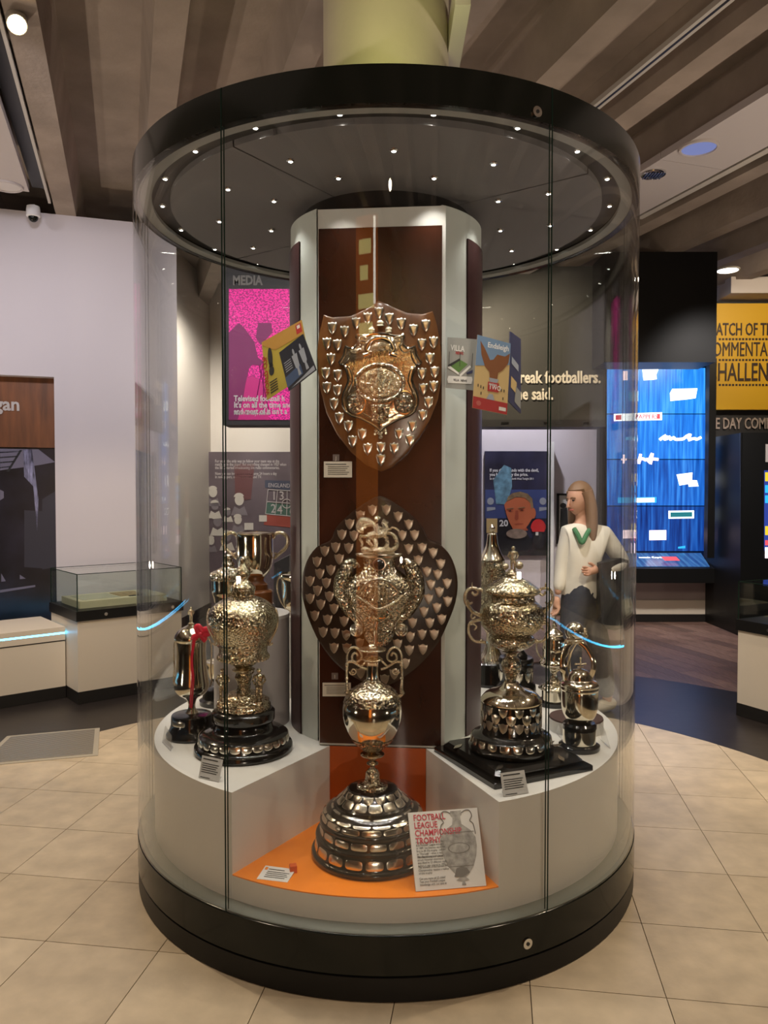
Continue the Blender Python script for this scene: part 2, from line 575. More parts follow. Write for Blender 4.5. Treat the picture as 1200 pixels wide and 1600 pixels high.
# conduit strips along two ribs
MB().prism([FL(-.590, 2.0, RIBZ - .02), FL(-.570, 2.0, RIBZ - .02), FL(-.570, 2.0, RIBZ), FL(-.590, 2.0, RIBZ)], E1 * 4.9).build('conduit', M['conduit'], ceil, smooth=0)
trk = thing('lighting_track', 'long white lighting track on the rib right of the column', 'track', FL(2.74, 2.5, RIBZ))
MB().prism([FL(2.71, 2.0, RIBZ - .03), FL(2.77, 2.0, RIBZ - .03), FL(2.77, 2.0, RIBZ), FL(2.71, 2.0, RIBZ)], E1 * 5.2).build('track_body', M['conduit'], trk, smooth=0)
MB().prism([FL(2.732, 2.0, RIBZ - .031), FL(2.748, 2.0, RIBZ - .031), FL(2.748, 2.0, RIBZ - .0295), FL(2.732, 2.0, RIBZ - .0295)], E1 * 3.3).build('slot', M['skirt'], trk, smooth=0)
# dropped white panels right and left
pan = thing('ceiling_raft', 'pale suspended ceiling raft at upper right with round blue light', 'ceiling panel', FL(3.8, 3.0, RIBZ - .06))
for j in range(9):
    s0 = 0.5 + j * 1.0
    MB().prism([FL(3.52, s0, RIBZ - .08), FL(4.06, s0, RIBZ - .08), FL(4.06, s0, RIBZ - .03), FL(3.52, s0, RIBZ - .03)], E1 * 0.994).build('panel', M['ceilpanel'], pan, smooth=0)
def disc_light(name, label, px, py, z, r, m, ringm):
    c = PZ(px, py, z)
    t = thing(name, label, 'ceiling light', c)
    MB().lathe(c.x, c.y, [(r * .86, c.z - .004), (r * .9, c.z - .016), (r, c.z - .014), (r * 1.04, c.z - .002), (r * 1.04, c.z), (r * .86, c.z)], 32).build('rim', ringm, t)
    MB().lathe(c.x, c.y, [(0, c.z - .007), (r * .87, c.z - .007), (r * .87, c.z - .003), (0, c.z - .003)], 32).build('diffuser', m, t)
    return t
M['bluedisc'] = emit('blue_speaker_disc', (0.17, 0.20, 0.42), 1.0)
disc_light('round_ceiling_light', 'round bluish disc light in the raft at upper right', 1092, 230, RIBZ - .08, .125, M['bluedisc'], M['ceilpanel'])
dl = disc_light('louvred_downlight', 'small dark louvred downlight near the case top right edge', 1021, 271, RIBZ - .08, .085, M['skirt'], M['chrome'])
cc = PZ(1021, 271, RIBZ - .08)
for q in range(-3, 4):
    MB().box(cc.x + q * .02 - .004, cc.x + q * .02 + .004, cc.y - .06, cc.y + .06, cc.z - .02, cc.z - .006).build('louvre', M['chrome'], dl, smooth=0)
lt = thing('linear_light', 'long white linear fitting behind the pale raft', 'ceiling light', FL(4.2, 3.5, RIBZ))
MB().prism([FL(4.14, 1.0, RIBZ - .05), FL(4.20, 1.0, RIBZ - .05), FL(4.20, 1.0, RIBZ), FL(4.14, 1.0, RIBZ)], E1 * 4.6).build('fitting_body', M['conduit'], lt, smooth=0)
dk = MB().prism([FL(4.3, 1.0, RIBZ - .01), FL(9.0, 1.0, RIBZ - .01), FL(9.0, 1.0, RIBZ + .02), FL(4.3, 1.0, RIBZ + .02)], E1 * 0.01)
pan2 = thing('ceiling_raft', 'pale suspended ceiling raft at upper left beside the black slot', 'ceiling panel', FL(-1, 4.0, RIBZ - .06))
for (s0, s1) in ((1.0, 3.0), (3.01, 4.72), (4.82, 6.6)):
    MB().prism([FL(-1.9, s0, RIBZ - .05), FL(-.70, s0, RIBZ - .05), FL(-.70, s0, RIBZ), FL(-1.9, s0, RIBZ)], E1 * (s1 - s0)).build('panel', M['ceilpanel'], pan2, smooth=0)
MB().prism([FL(-.70, 1.0, RIBZ + .06), FL(-.60, 1.0, RIBZ + .06), FL(-.60, 1.0, RIBZ + .1), FL(-.70, 1.0, RIBZ + .1)], E1 * 5.8).build('black_slot', M['skirt'], pan2, smooth=0)
M['palelens'] = mat('pale_lens', (0.6, 0.57, 0.55), 0.4)
disc_light('recessed_speaker', 'pale round ceiling speaker at the left frame edge', 10, 290, RIBZ - .05, .115, M['palelens'], M['ceilpanel'])
# dome camera
c = W(52, 338, 6.45)
t = thing('dome_camera', 'small white dome security camera above the left wall', 'camera', c)
MB().lathe(c.x, c.y, [(.03, c.z - .01), (.055, c.z), (.055, c.z + .05), (.05, c.z + .08)], 20).build('housing', M['white'], t)
MB().ball((c.x, c.y, c.z - .008), .04).build('lens_dome', M['blackglass'], t)
MB().box(c.x - .02, c.x + .02, c.y - .02, c.y + .02, c.z + .05, RIBZ).build('bracket', M['white'], t)
# spotlights on the ceiling
def spot_fix(label, pos, aim, r=.045, ln=.16, bulb='bulb', group=None, top=RIBZ):
    pos = Vector(pos)
    t = thing('spotlight', label, 'spotlight', pos, group)
    q = (Vector(aim) - pos).to_track_quat('Z', 'Y').to_matrix()
    def tr(m):
        m.v = [pos + q @ p for p in m.v]
        return m
    tr(MB().lathe(0, 0, [(r * .75, -ln * .5), (r, -ln * .45), (r, ln * .5), (r * .9, ln * .5), (r * .85, ln * .4), (0, ln * .38)], 20)).build('can', M['conduit'], t)
    tr(MB().lathe(0, 0, [(0, ln * .40), (r * .8, ln * .41), (r * .8, ln * .45), (0, ln * .46)], 20)).build('bulb', M[bulb], t)
    MB().tube([pos + Vector((0, 0, r * .6)), Vector((pos.x, pos.y, top))], .012).build('stem', M['conduit'], t)
    return t
p = W(26, 30, 3.9)
spot_fix('white can spotlight glowing at the top left corner', p, p + Vector((.25, -.5, -.6)), .05, .15, 'bulb', top=RIBZ)
c = PZ(1137, 421, RIBZ - .01)
disc_light('bright_downlight', 'bright warm downlight at the right above the yellow board', 1137, 421, RIBZ - .01, .12, M['bulbw'], M['conduit'])

# left wall with niche
def wall_y(X):            # distance of the left wall's face at world X
    return 6.70 + .326 * (X + 2.7)
def wp(X, z, off=0.0):
    n = Vector((0.31, -0.951, 0))
    q = C(X, wall_y(X), z) + n * off
    return q
def wallbox(m, X0, X1, z0, z1, off=0.0, th=.3):
    n = Vector((-0.31, 0.951, 0))
    return m.prism([wp(X0, z0, off), wp(X1, z0, off), wp(X1, z1, off), wp(X0, z1, off)], n * th)
NX, NZ, NB = -2.853, 2.559, .36
wl = MB()
wallbox(wl, NX, -1.875, 0, 3.95)
wallbox(wl, -6.5, NX, NZ, 3.95)
wallbox(wl, -6.5, NX, 0, NB)
struct(wl.build('wall_left', M['wall'], smooth=0))
M['nichewood'] = mat('niche_veneer', (0.17, 0.058, 0.016), 0.4, var=0.35, vscale=4, stretch=(5, 5, .6))
ni = thing('wall_niche_display', 'tall wall niche with wooden header over a dark stadium picture', 'display', wp(-3.4, NB, -.12))
wallbox(MB(), -6.0, NX + .02, 1.955, NZ, -.10, .1).build('veneer_header', M['nichewood'], ni, smooth=0)
wallbox(MB(), -6.0, NX + .02, NB, 1.953, -.12, .1).build('picture_backing', mat('night_photo', (0.010, 0.010, 0.018), 0.3, var=.9, vscale=3), ni, smooth=0)
def npx(px, py, off):     # a pixel on the niche's plane
    r = ray(px, py)
    n = Vector((0.31, -0.951, 0))
    o = wp(-3, 1, off)
    return CAM + r * (n.dot(o - CAM) / n.dot(r))
gx = npx(0, 640, -.098)
dirx = Vector((0.951, 0.31, 0))
text('Wigan', .155, mat('brushed_letters', (.55, .53, .52), .35, .6), ni, npx(31.5, 641.5, -.098), dirx, (0, 0, 1), 'header_lettering', .95, .006, .004, 'RIGHT')
M['np1'] = mat('photo_grey', (0.16, 0.15, 0.21), 0.4)
M['np2'] = mat('photo_dim', (0.030, 0.030, 0.045), 0.4)
M['np3'] = mat('photo_spray', (0.22, 0.22, 0.34), 0.4, var=.8, vscale=14, stretch=(4, 4, .7))
nv = Vector((0.31, -0.951, 0)) * .002
def nq(pts, name, m):
    MB().prism([npx(x, y, -.119) for x, y in pts], nv).build(name, m, ni, smooth=0)
nq([(0, 701), (60, 702), (86, 722), (60, 727), (0, 735)], 'picture_sky', M['np1'])
nq([(36, 702), (50, 702), (60, 780), (58, 830), (52, 760), (38, 745)], 'picture_spray', M['np3'])
nq([(66, 780), (89, 766), (91, 885), (66, 890)], 'picture_wall', M['np2'])
nq([(38, 797), (66, 799), (66, 888), (38, 886)], 'picture_gate', M['np2'])
for q in range(4):
    nq([(0, 706 + q * 8), (34 - q * 6, 704 + q * 8), (34 - q * 6, 706 + q * 8), (0, 708 + q * 8)], 'picture_girder', M['ink'])
nq([(31, 703), (35, 703), (14, 737), (10, 737)], 'picture_girder', M['ink'])
nq([(0, 765), (6, 768), (6, 778), (0, 782)], 'picture_lamp', M['np1'])
nq([(2, 896), (9, 908), (2, 909)], 'picture_flag', M['np1'])
nq([(31, 898), (40, 904), (31, 905)], 'picture_flag', M['np1'])
nq([(0, 922), (55, 914), (55, 917), (0, 926)], 'picture_kerb', M['np1'])
# end wall, side wall and back wall beyond the case
struct(MB().prism([C(-2.34, 8.0, 0), C(-2.26, 10, 0), C(-2.6, 10, 0), C(-2.6, 8.0, 0)], (0, 0, 4.4)).build('wall_side', M['wallwarm'], smooth=0))
struct(MB().prism([C(-2.335, 8.0, 0), C(-2.24, 10, 0), C(-2.26, 10, 0), C(-2.36, 8.0, 0)], (0, 0, .13)).build('baseboard_side', M['skirt'], smooth=0))
struct(MB().box(-3, 5.2, 10 + CAM.y, 10.2 + CAM.y, 0, 4.4).build('wall_back', M['wallwarm'], smooth=0))
struct(MB().box(-9, 9, 11.8 + CAM.y, 12 + CAM.y, 0, 4.4).build('wall_far', M['charcoal'], smooth=0))
struct(MB().box(-9, 9, -9.2, -9, 0, 4.4).build('wall_rear', mat('rear_wall', (.36, .29, .23), .7), smooth=0))
struct(MB().box(8.8, 9, -9, 8.6, 0, 4.4).build('wall_right', mat('right_wall', (.16, .13, .11), .7), smooth=0))
struct(MB().box(-9, -8.8, -9, 8.6, 0, 4.4).build('wall_leftmost', mat('leftmost_wall', (.22, .19, .17), .7), smooth=0))

# ---------------------------------------------------------------- left counter and showcase
cu = Vector((.766, .643, 0))
cw = Vector((-.643, .766, 0))
K = C(-2.27, 5.64, 0)
def pbox(o, u, v, a0, a1, b0, b1, z0, z1):
    return MB().prism([o + u * a0 + v * b0 + Vector((0, 0, z0)), o + u * a1 + v * b0 + Vector((0, 0, z0)), o + u * a1 + v * b1 + Vector((0, 0, z0)), o + u * a0 + v * b1 + Vector((0, 0, z0))], (0, 0, z1 - z0))
def showcase(name, label, o, u, v, a, b, zp, zt, zg, inner):
    t = thing(name, label, 'showcase', o + u * a * .5 + v * b * .5)
    pbox(o, u, v, 0, a, 0, b, .09, zp).build('plinth', M['cream'], t, smooth=0)
    pbox(o, u, v, -.004, a + .004, -.004, b + .004, 0, .09).build('skirting', M['skirt'], t, smooth=0)
    pbox(o, u, v, -.012, a + .012, -.012, b + .012, zp, zt).build('tray', M['black'], t, smooth=0)
    g = .008
    for (a0, a1, b0, b1, nm) in ((0, a, 0, g, 'glass_side'), (0, a, b - g, b, 'glass_side'), (0, g, g, b - g, 'glass_side'), (a - g, a, g, b - g, 'glass_side')):
        pbox(o, u, v, a0, a1, b0, b1, zt, zg - g).build(nm, M['glass2'], t, smooth=0)
    pbox(o, u, v, 0, a, 0, b, zg - g, zg).build('glass_top', M['glass2'], t, smooth=0)
    for (a0, b0) in ((0, 0), (a, 0), (a, b), (0, b)):
        pbox(o, u, v, a0 - .003, a0 + .003, b0 - .003, b0 + .003, zt, zg + .001).build('glass_edge', M['seam'], t, smooth=0)
    for (a0, a1, b0, b1) in ((0, a, -.003, .003), (0, a, b - .003, b + .003), (-.003, .003, 0, b), (a - .003, a + .003, 0, b)):
        pbox(o, u, v, a0, a1, b0, b1, zg - .003, zg + .002).build('glass_edge', M['seam'], t, smooth=0)
    for f in (.25, .9):
        q = o + u * (a * f) - v * .012 + Vector((0, 0, (zp + zt) / 2))
        MB().tube([q, q - v * .008], .013, 12).build('lock', M['chrome'], t)
    return t
sc1 = showcase('glass_showcase', 'cream plinth showcase under the stadium picture at the left', K, cu, cw, .82, .62, .616, .69, .964, 1)
M['creamslab'] = mat('cream_mount', (0.58, 0.56, 0.40), 0.6)
M['sepia'] = mat('sepia_print', (0.32, 0.25, 0.13), 0.6, var=.4, vscale=30)
bk = thing('document_mount', 'cream mount with old papers in the left showcase', 'mount', K + cu * .4 + cw * .3 + Vector((0, 0, .69)))
pbox(K, cu, cw, .05, .74, .10, .52, .692, .745).build('slab', M['creamslab'], bk, smooth=0)
pbox(K, cu, cw, .10, .38, .16, .46, .745, .748).build('paper_sheet', mat('grey_paper', (.4, .41, .32), .6), bk, smooth=0)
pbox(K, cu, cw, .40, .60, .20, .44, .745, .749).build('paper_sheet', M['sepia'], bk, smooth=0)
pbox(K, cu, cw, .46, .56, .16, .19, .745, .750).build('paper_strip', M['ink'], bk, smooth=0)
O2 = C(-2.44, 5.83, 0)
ct = thing('lit_counter', 'low cream counter with cyan light strip at the left edge', 'counter', O2)
pbox(O2, cu, cw, -4.4, -.002, 0, .62, .09, .435).build('front_panel', M['cream'], ct, smooth=0)
pbox(O2, cu, cw, -4.4, -.002, .012, .62, .435, .445).build('shadow_gap', M['skirt'], ct, smooth=0)
pbox(O2, cu, cw, -4.4, -.002, -.004, .62, .445, .492).build('upper_panel', M['cream'], ct, smooth=0)
pbox(O2, cu, cw, -4.4, -.002, -.003, .62, .492, .506).build('light_strip', M['led'], ct, smooth=0)
pbox(O2, cu, cw, -4.4, -.002, -.006, .62, .506, .545).build('worktop', M['cream'], ct, smooth=0)
pbox(O2, cu, cw, -4.4, -.002, -.004, .62, 0, .09).build('skirting', M['skirt'], ct, smooth=0)
# floor grille
q4 = [PZ(11, 1151, 0), PZ(156, 1138, 0), PZ(153, 1181, 0), PZ(-40, 1199, 0)]
gr = thing('floor_grille', 'grey ribbed floor grille set in the tiles at the left', 'floor grille', sum(q4, Vector()) / 4)
MB().prism(q4, (0, 0, .004)).build('frame', mat('grille_frame', (.40, .37, .31), .5), gr, smooth=0)
cq = sum(q4, Vector()) / 4
iq = [cq + (p - cq) * .9 for p in q4]
for k in range(26):
    f0, f1 = k / 26, (k + .62) / 26
    A, B, Cc, D = iq
    MB().prism([A.lerp(D, f0), B.lerp(Cc, f0), B.lerp(Cc, f1), A.lerp(D, f1)], (0, 0, .007)).build('slat', mat('grille_slat', (.36, .34, .31), .4, .5) if k == 0 else bpy.data.materials['grille_slat'], gr, smooth=0)

# right showcase and the lit counter outside the frame
K2 = C(2.48, 5.37, 0)
ru = Vector((.45, -.893, 0))
rw = Vector((.893, .45, 0))
showcase('glass_showcase', 'cream plinth showcase cut by the right frame edge', K2, ru, rw, 1.0, .8, .604, .68, .945, 1)
b2 = thing('document_mount', 'pale mount lying in the showcase at the right frame edge', 'mount', K2 + ru * .5 + rw * .4 + Vector((0, 0, .68)))
pbox(K2, ru, rw, .18, .86, .1, .6, .682, .735).build('slab', mat('pale_mount', (.6, .57, .5), .6), b2, smooth=0)
pbox(K2, ru, rw, .3, .5, .15, .5, .735, .739).build('paper_sheet', M['sepia'], b2, smooth=0)
O3 = K2 + ru * 1.02
ct2 = thing('lit_counter', 'low cream counter with cyan light strip beyond the right showcase', 'counter', O3)
for (z0, z1, nm, m) in ((.09, .492, 'front_panel', 'cream'), (.492, .506, 'light_strip', 'led'), (.506, .545, 'worktop', 'cream'), (0, .09, 'skirting', 'skirt')):
    pbox(O3, ru, rw, 0, 3.6, 0, .6, z0, z1).build(nm, M[m], ct2, smooth=0)

# ================================================================ DISPLAY CASE
R = 1.05
cs = thing('display_case', 'large round glass trophy case on a black base around the column', 'display case', (0, 0, 0))
MB().lathe(0, 0, [(1.035, 0), (1.05, .004), (1.05, .078), (1.042, .082), (.9, .082)], 128).build('lower_base', M['black'], cs)
MB().lathe(0, 0, [(.9, .083), (1.048, .083), (1.052, .087), (1.052, .208), (1.046, .213), (.95, .213), (.95, .1)], 128).build('upper_base', M['blackglass'], cs)
MB().lathe(0, 0, [(.2, .19), (1.045, .19), (1.045, .214), (.2, .214)], 128).build('deck', M['deck'], cs)
# drum: two raised blocks and the low orange bay between them
DR, DT, DO = .985, .575, .295
HA = rad(26.75)
BX, BY = .19, -.384
def arc(r, a0, a1, n):
    return [Vector((r * sin(a0 + (a1 - a0) * i / n), -r * cos(a0 + (a1 - a0) * i / n), 0)) for i in range(n + 1)]
def loc(p, z):
    q = L(p.x, p.y, 0)
    return Vector((q.x, q.y, z))
rim = arc(DR, HA, 2 * PI - HA, 96)
poly = rim + [Vector((-BX, BY, 0)), Vector((BX, BY, 0))]
# raised block as two halves so each side is a plain solid
rightp = arc(DR, HA, PI, 48) + [Vector((0, BY, 0)), Vector((BX, BY, 0))]
leftp = arc(DR, PI, 2 * PI - HA, 48) + [Vector((-BX, BY, 0)), Vector((0, BY, 0))]
MB().prism([loc(p, .214) for p in rightp], (0, 0, DT - .214)).build('plinth_block', M['drum'], cs, smooth=30)
MB().prism([loc(p, .214) for p in leftp], (0, 0, DT - .214)).build('plinth_block', M['drum'], cs, smooth=30)
bay = arc(DR, -HA, HA, 24) + [Vector((BX, BY, 0)), Vector((-BX, BY, 0))]
MB().prism([loc(p * .9995, .214) for p in bay], (0, 0, DO - .216)).build('front_riser', M['drum'], cs, smooth=30)
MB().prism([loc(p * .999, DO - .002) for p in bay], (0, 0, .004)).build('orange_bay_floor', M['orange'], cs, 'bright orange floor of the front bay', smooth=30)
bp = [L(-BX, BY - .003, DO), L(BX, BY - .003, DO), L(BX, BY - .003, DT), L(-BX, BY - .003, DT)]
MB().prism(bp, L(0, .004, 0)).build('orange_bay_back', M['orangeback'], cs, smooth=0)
# core cladding, brown wraps, black sleeve in the gap above
CR = .412
MB().lathe(0, 0, [(CR, DT), (CR, 2.70), (CR - .03, 2.70), (CR - .03, DT), (CR, DT)], 96, rad(32), rad(318)).build('core_cladding', M['core'], cs)
MB().lathe(0, 0, [(CR - .05, 2.69), (CR - .05, 2.77)], 64).build('core_gap_sleeve', M['black'], cs)  # plain black sleeve put in for the dark gap over the core
for a0, a1 in ((rad(57 - 5), rad(130)), (rad(-130), rad(-53 - 5))):
    pr = [(CR + .001, DT + .001), (CR + .006, DT + .001), (CR + .006, 2.60), (CR + .001, 2.60)]
    MB().lathe(0, 0, pr + [pr[0]], 24, a0, a1).build('brown_graphic_wrap', M['brownstrip'], cs)
# front panel: pale frame slab with the brown backing
PX0, PX1, PY = -.233, .263, -.385
m = MB()
m.prism([L(PX0, -.29, DT + .004), L(PX0, PY, DT + .004), L(PX1, PY, DT + .004), L(PX1, -.29, DT + .004)], (0, 0, 2.672 - DT))
m.build('panel_frame', M['frame'], cs, smooth=0)
tz = PL(600, 355, PY).z
MB().prism([L(PX0 + .003, PY - .003, DT + .012), L(PX1 - .014, PY - .003, DT + .012), L(PX1 - .014, PY - .003, tz), L(PX0 + .003, PY - .003, tz)], L(0, .003, 0)).build('brown_backing', M['brownpanel'], cs, smooth=0)
# glass: six curved panes with dark seams
SOF = 2.745
TOP = 2.861
for k in range(6):
    a0 = rad(-30 + 60 * k) + .003
    a1 = rad(30 + 60 * k) - .003
    pr = [(R - .012, .213), (R, .213), (R, SOF + .0), (R - .012, SOF + .0)]
    gp = MB().lathe(0, 0, pr + [pr[0]], 40, a0, a1).build('glass_pane', M['glass'], cs, smooth=50)
    a = rad(30 + 60 * k)
    MB().lathe(0, 0, [(R - .012, .213), (R + .0005, .213), (R + .0005, TOP), (R - .012, TOP), (R - .012, .213)], 1, a - .0028, a + .0028).build('glass_seam', M['seam'], cs, smooth=0)
# crown and soffit
MB().lathe(0, 0, [(R - .03, SOF), (R, SOF), (R, TOP), (R - .03, TOP)] + [(R - .03, SOF)], 128).build('crown_band', M['blackglass'], cs)
MB().lathe(0, 0, [(.24, TOP - .01), (R - .02, TOP - .01), (R - .02, TOP), (.24, TOP)], 96).build('crown_top', M['black'], cs)
ring = [(.977, SOF + .004), (R - .013, SOF + .001), (R - .013, SOF + .02), (.977, SOF + .02), (.977, SOF + .004)]
MB().lathe(0, 0, ring, 128).build('soffit_rim', M['soffitring'], cs)
MB().lathe(0, 0, [(.905, SOF + .028), (.980, SOF + .028), (.980, SOF + .05), (.905, SOF + .05)], 128).build('light_channel', M['channel'], cs)
for k in range(4):
    a0, a1 = rad(45 + 90 * k + 10) + .004, rad(135 + 90 * k + 10) - .004
    pr = [(CR - .06, SOF + .006), (.905, SOF + .006), (.905, SOF + .03), (CR - .06, SOF + .03)]
    MB().lathe(0, 0, pr + [pr[0]], 32, a0, a1).build('soffit_panel', M['soffit'], cs)
# pucks
def puckmesh():
    b = MB().lathe(0, 0, [(0, -.004), (.0055, -.005), (.008, -.002), (0, -.001)], 12).mesh('puck_light', M['puck'])
    r = MB().lathe(0, 0, [(.008, -.002), (.0085, -.007), (.015, -.004), (.016, 0), (.008, 0), (.008, -.002)], 16).mesh('puck_rim', M['chrome'])
    return b, r
pb, prm = puckmesh()
places = []
for k in range(20):
    a = rad(9 + 18 * k)
    places.append((.942 * sin(a), -.942 * cos(a), SOF + .028))
for k in range(12):
    a = rad(2 + 30 * k)
    places.append((.72 * sin(a), -.72 * cos(a), SOF + .006))
for k in range(9):
    a = rad(20 + 40 * k)
    places.append((.52 * sin(a), -.52 * cos(a), SOF + .006))
copies('puck_light', pb, [(p, 0, 1) for p in places], cs)
copies('puck_rim', prm, [(p, 0, 1) for p in places], cs)
for (x, y, z) in places:
    rr = math.hypot(x, y)
    big = rr > .9
    k = (.72 if big else .93)
    lamp('puck_spot', 'SPOT', (x * .985, y * .985, z - .012), 7.2 if big else 4.7, (1.0, .94, .86), (x * k, y * k, 1.0), .012, 92, .8)
# lock discs
def lock(px, py):
    r = ray(px, py)
    d = r.xy
    b = CAM.xy.dot(d)
    c_ = CAM.xy.dot(CAM.xy) - (R + .003) ** 2
    s = (-b - math.sqrt(b * b - d.dot(d) * c_)) / d.dot(d)
    P = CAM + r * s
    n = Vector((P.x, P.y, 0)).normalized()
    o = MB().tube([P - n * .006, P + n * .004, P + n * .0041], [.017, .017, .012], 20).build('lock_disc', M['chrome'], cs)
    MB().tube([P + n * .004, P + n * .006], .006, 10).build('lock_core', M['ink'], o)
lock(839, 175)
lock(824, 1474)
# concrete column above the case
col = thing('concrete_column', 'round pale concrete column rising from the case to the ceiling', 'column', (0, 0, 2.84))
MB().lathe(0, 0, [(.27, 2.84), (.27, SLABZ)], 64).build('shaft', M['concretecol'], col)
hb = W(712, 55, 3.3)
MB().box(hb.x - .03, hb.x + .03, hb.y - .3, hb.y + .3, hb.z - .06, hb.z + .06).build('bracket_box', M['conduit'], col)

# ================================================================ TROPHIES
def plate_on(r0, z0, r1, z1, ha, nn=16, th=.002, kind='round', ew=.55):
    """curved plate on a cone between (r0,z0) below and (r1,z1) above, half-angle ha, centred on the -Y side"""
    pts = []
    if kind == 'round':
        for i in range(nn):
            a = 2 * PI * i / nn
            c_, s_ = cos(a), sin(a)
            pts.append((math.copysign(abs(c_) ** ew, c_), math.copysign(abs(s_) ** ew, s_)))
    elif kind == 'shield':
        pts = [(0, -1), (.45, -.7), (.8, -.2), (.9, .35), (1, .9), (.55, .82), (0, 1), (-.55, .82), (-1, .9), (-.9, .35), (-.8, -.2), (-.45, -.7)]
    elif kind == 'tongue':
        pts = [(0, -1), (.5, -.9), (.9, -.5), (1, .1), (1, 1), (0, 1), (-1, 1), (-1, .1), (-.9, -.5), (-.5, -.9)]
    def mp(u, v, k):
        t = (v + 1) / 2
        r = r0 + (r1 - r0) * t + k
        z = z0 + (z1 - z0) * t
        return Vector((r * sin(u * ha), -r * cos(u * ha), z + k * .3))
    n = len(pts)
    vs = [mp(u, v, -.001) for u, v in pts] + [mp(u, v, th * .6) for u, v in pts] + [mp(u * .86, v * .86, th) for u, v in pts] + [mp(0, 0, th)]
    fs = []
    for r in range(2):
        fs += [(r * n + i, r * n + (i + 1) % n, (r + 1) * n + (i + 1) % n, (r + 1) * n + i) for i in range(n)]
    fs += [(2 * n + i, 2 * n + (i + 1) % n, 3 * n) for i in range(n)]
    return MB().add(vs, fs)
def plates(parent, base, n, r0, z0, r1, z1, ha, m, kind='round', a0=0.0, name='plate', every=1, skip=()):
    me = plate_on(r0, z0 - base.z, r1, z1 - base.z, ha, kind=kind).mesh(name, m)
    return copies(name, me, [(base, a0 + 2 * PI * k / n, 1) for k in range(n) if k not in skip], parent)
def base_at(cx, d, z):
    # axis position for a trophy seen at column cx, distance d
    py = 765 + (CAM.z - z) * F / d
    p = W(cx, py, d)
    return Vector((p.x, p.y, z))
def lathe_part(name, parent, base, cx, d, prof, m, n=64, per=4, amp=0, freq=60, label=None, mod=None, sy=1.0, smooth=50):
    p = pxprof(cx, d, prof, per)
    b = MB().lathe(base.x, base.y, p, n, mod=mod, sy=sy)
    if amp:
        b.rough(amp, freq)
    return b.build(name, m, parent, label, smooth)
def pxpath(pts, d, per=5):
    return spline([W(x, y, d + (q[0] if q else 0)) for x, y, *q in pts], per)
def scroll(cx, cy, r0, turns, d, start=0.0, cw=1, n=22):
    out = []
    for i in range(n):
        t = i / (n - 1)
        a = start + cw * turns * 2 * PI * t
        r = r0 * (1 - .8 * t)
        out.append(W(cx + r * cos(a), cy + r * sin(a), d))
    return out
def figurine(mb, p, h, arm=1):
    """small standing cast figure of height h on point p"""
    p = Vector(p)
    z = Vector((0, 0, 1))
    x = Vector((1, 0, 0))
    k = h
    for s in (-1, 1):
        mb.tube([p + x * s * .06 * k, p + x * s * .06 * k + z * .25 * k, p + x * s * .05 * k + z * .48 * k], [.035 * k, .045 * k, .065 * k], 7)
        mb.tube([p + x * s * .12 * k + z * .78 * k, p + x * s * .19 * k + z * .62 * k, p + x * s * .10 * k * arm + z * .50 * k + Vector((0, -.06 * k, 0))], [.04 * k, .035 * k, .028 * k], 6)
    mb.tube([p + z * .44 * k, p + z * .58 * k, p + z * .76 * k, p + z * .83 * k], [.11 * k, .10 * k, .13 * k, .05 * k], 8)
    mb.ball(p + z * .91 * k, .075 * k, 8, 6)
    return mb

# ---- 1. the tall two-handled vase in the orange bay
d1 = 2.71
B1 = base_at(582, d1, DO + .002)
t1 = thing('vase_trophy', 'tall silver urn trophy with scroll handles on a tiered plaque base, in the orange bay', 'trophy', B1)
def rel(prof):
    return [(r, z) for r, z in prof]
MB().lathe(B1.x, B1.y, [(0, .297), (.213, .297), (.2155, .301), (.219, .306), (.2185, .314), (.215, .319), (.207, .321), (.2055, .325), (.199, .358), (.1955, .362), (.200, .365), (.203, .370), (.2005, .376), (.190, .378), (.188, .381), (.184, .408), (.181, .411), (.187, .413), (.188, .42), (.186, .426), (.180, .428), (.176, .444), (.160, .462), (.133, .473), (.131, .477), (.1335, .480), (.129, .484), (.085, .528), (.082, .529), (0, .530)], 96).build('tiered_base', M['ebony'], t1)
plates(t1, B1, 18, .2055, .325, .1995, .356, .150, M['plate'], name='base_plaque', a0=.05)
plates(t1, B1, 18, .188, .381, .1845, .406, .152, M['plate'], name='base_plaque', a0=.12)
plates(t1, B1, 15, .181, .4285, .1745, .4475, .190, M['plate'], name='base_plaque')
plates(t1, B1, 15, .174, .4495, .137, .4715, .192, M['plate'], name='base_plaque', a0=.21)
plates(t1, B1, 14, .128, .486, .104, .508, .20, M['plate'], name='base_plaque', a0=.1)
plates(t1, B1, 14, .107, .504, .087, .5265, .20, M['plate'], kind='shield', name='base_plaque', a0=.32)
k = 5.929
def q1(l):
    return [(hw / k, 990 + y / k) for hw, y in l]
lathe_part('foot', t1, B1, 582, d1, q1([(18, 1180), (48, 1190), (56, 1203), (40, 1214), (24, 1226), (24, 1240), (44, 1258), (60, 1275), (66, 1300), (70, 1345), (82, 1368), (100, 1380), (136, 1392), (144, 1410), (150, 1428), (190, 1436), (205, 1440)]), M['chased'], 64, 3)
lathe_part('stem_collar', t1, B1, 582, d1, q1([(28, 1092), (34, 1100), (100, 1108), (112, 1118), (98, 1132), (60, 1142), (46, 1158), (22, 1172), (20, 1184)]), M['silver'], 64, 3)
lathe_part('vase_body', t1, B1, 583, d1, q1([(60, 425), (74, 445), (105, 468), (128, 482), (150, 496), (190, 520), (222, 548), (252, 600), (270, 650), (277, 700), (276, 750), (268, 800), (252, 850), (228, 905), (196, 960), (158, 1010), (110, 1055), (66, 1084), (30, 1098)]), M['silver'], 80, 4)
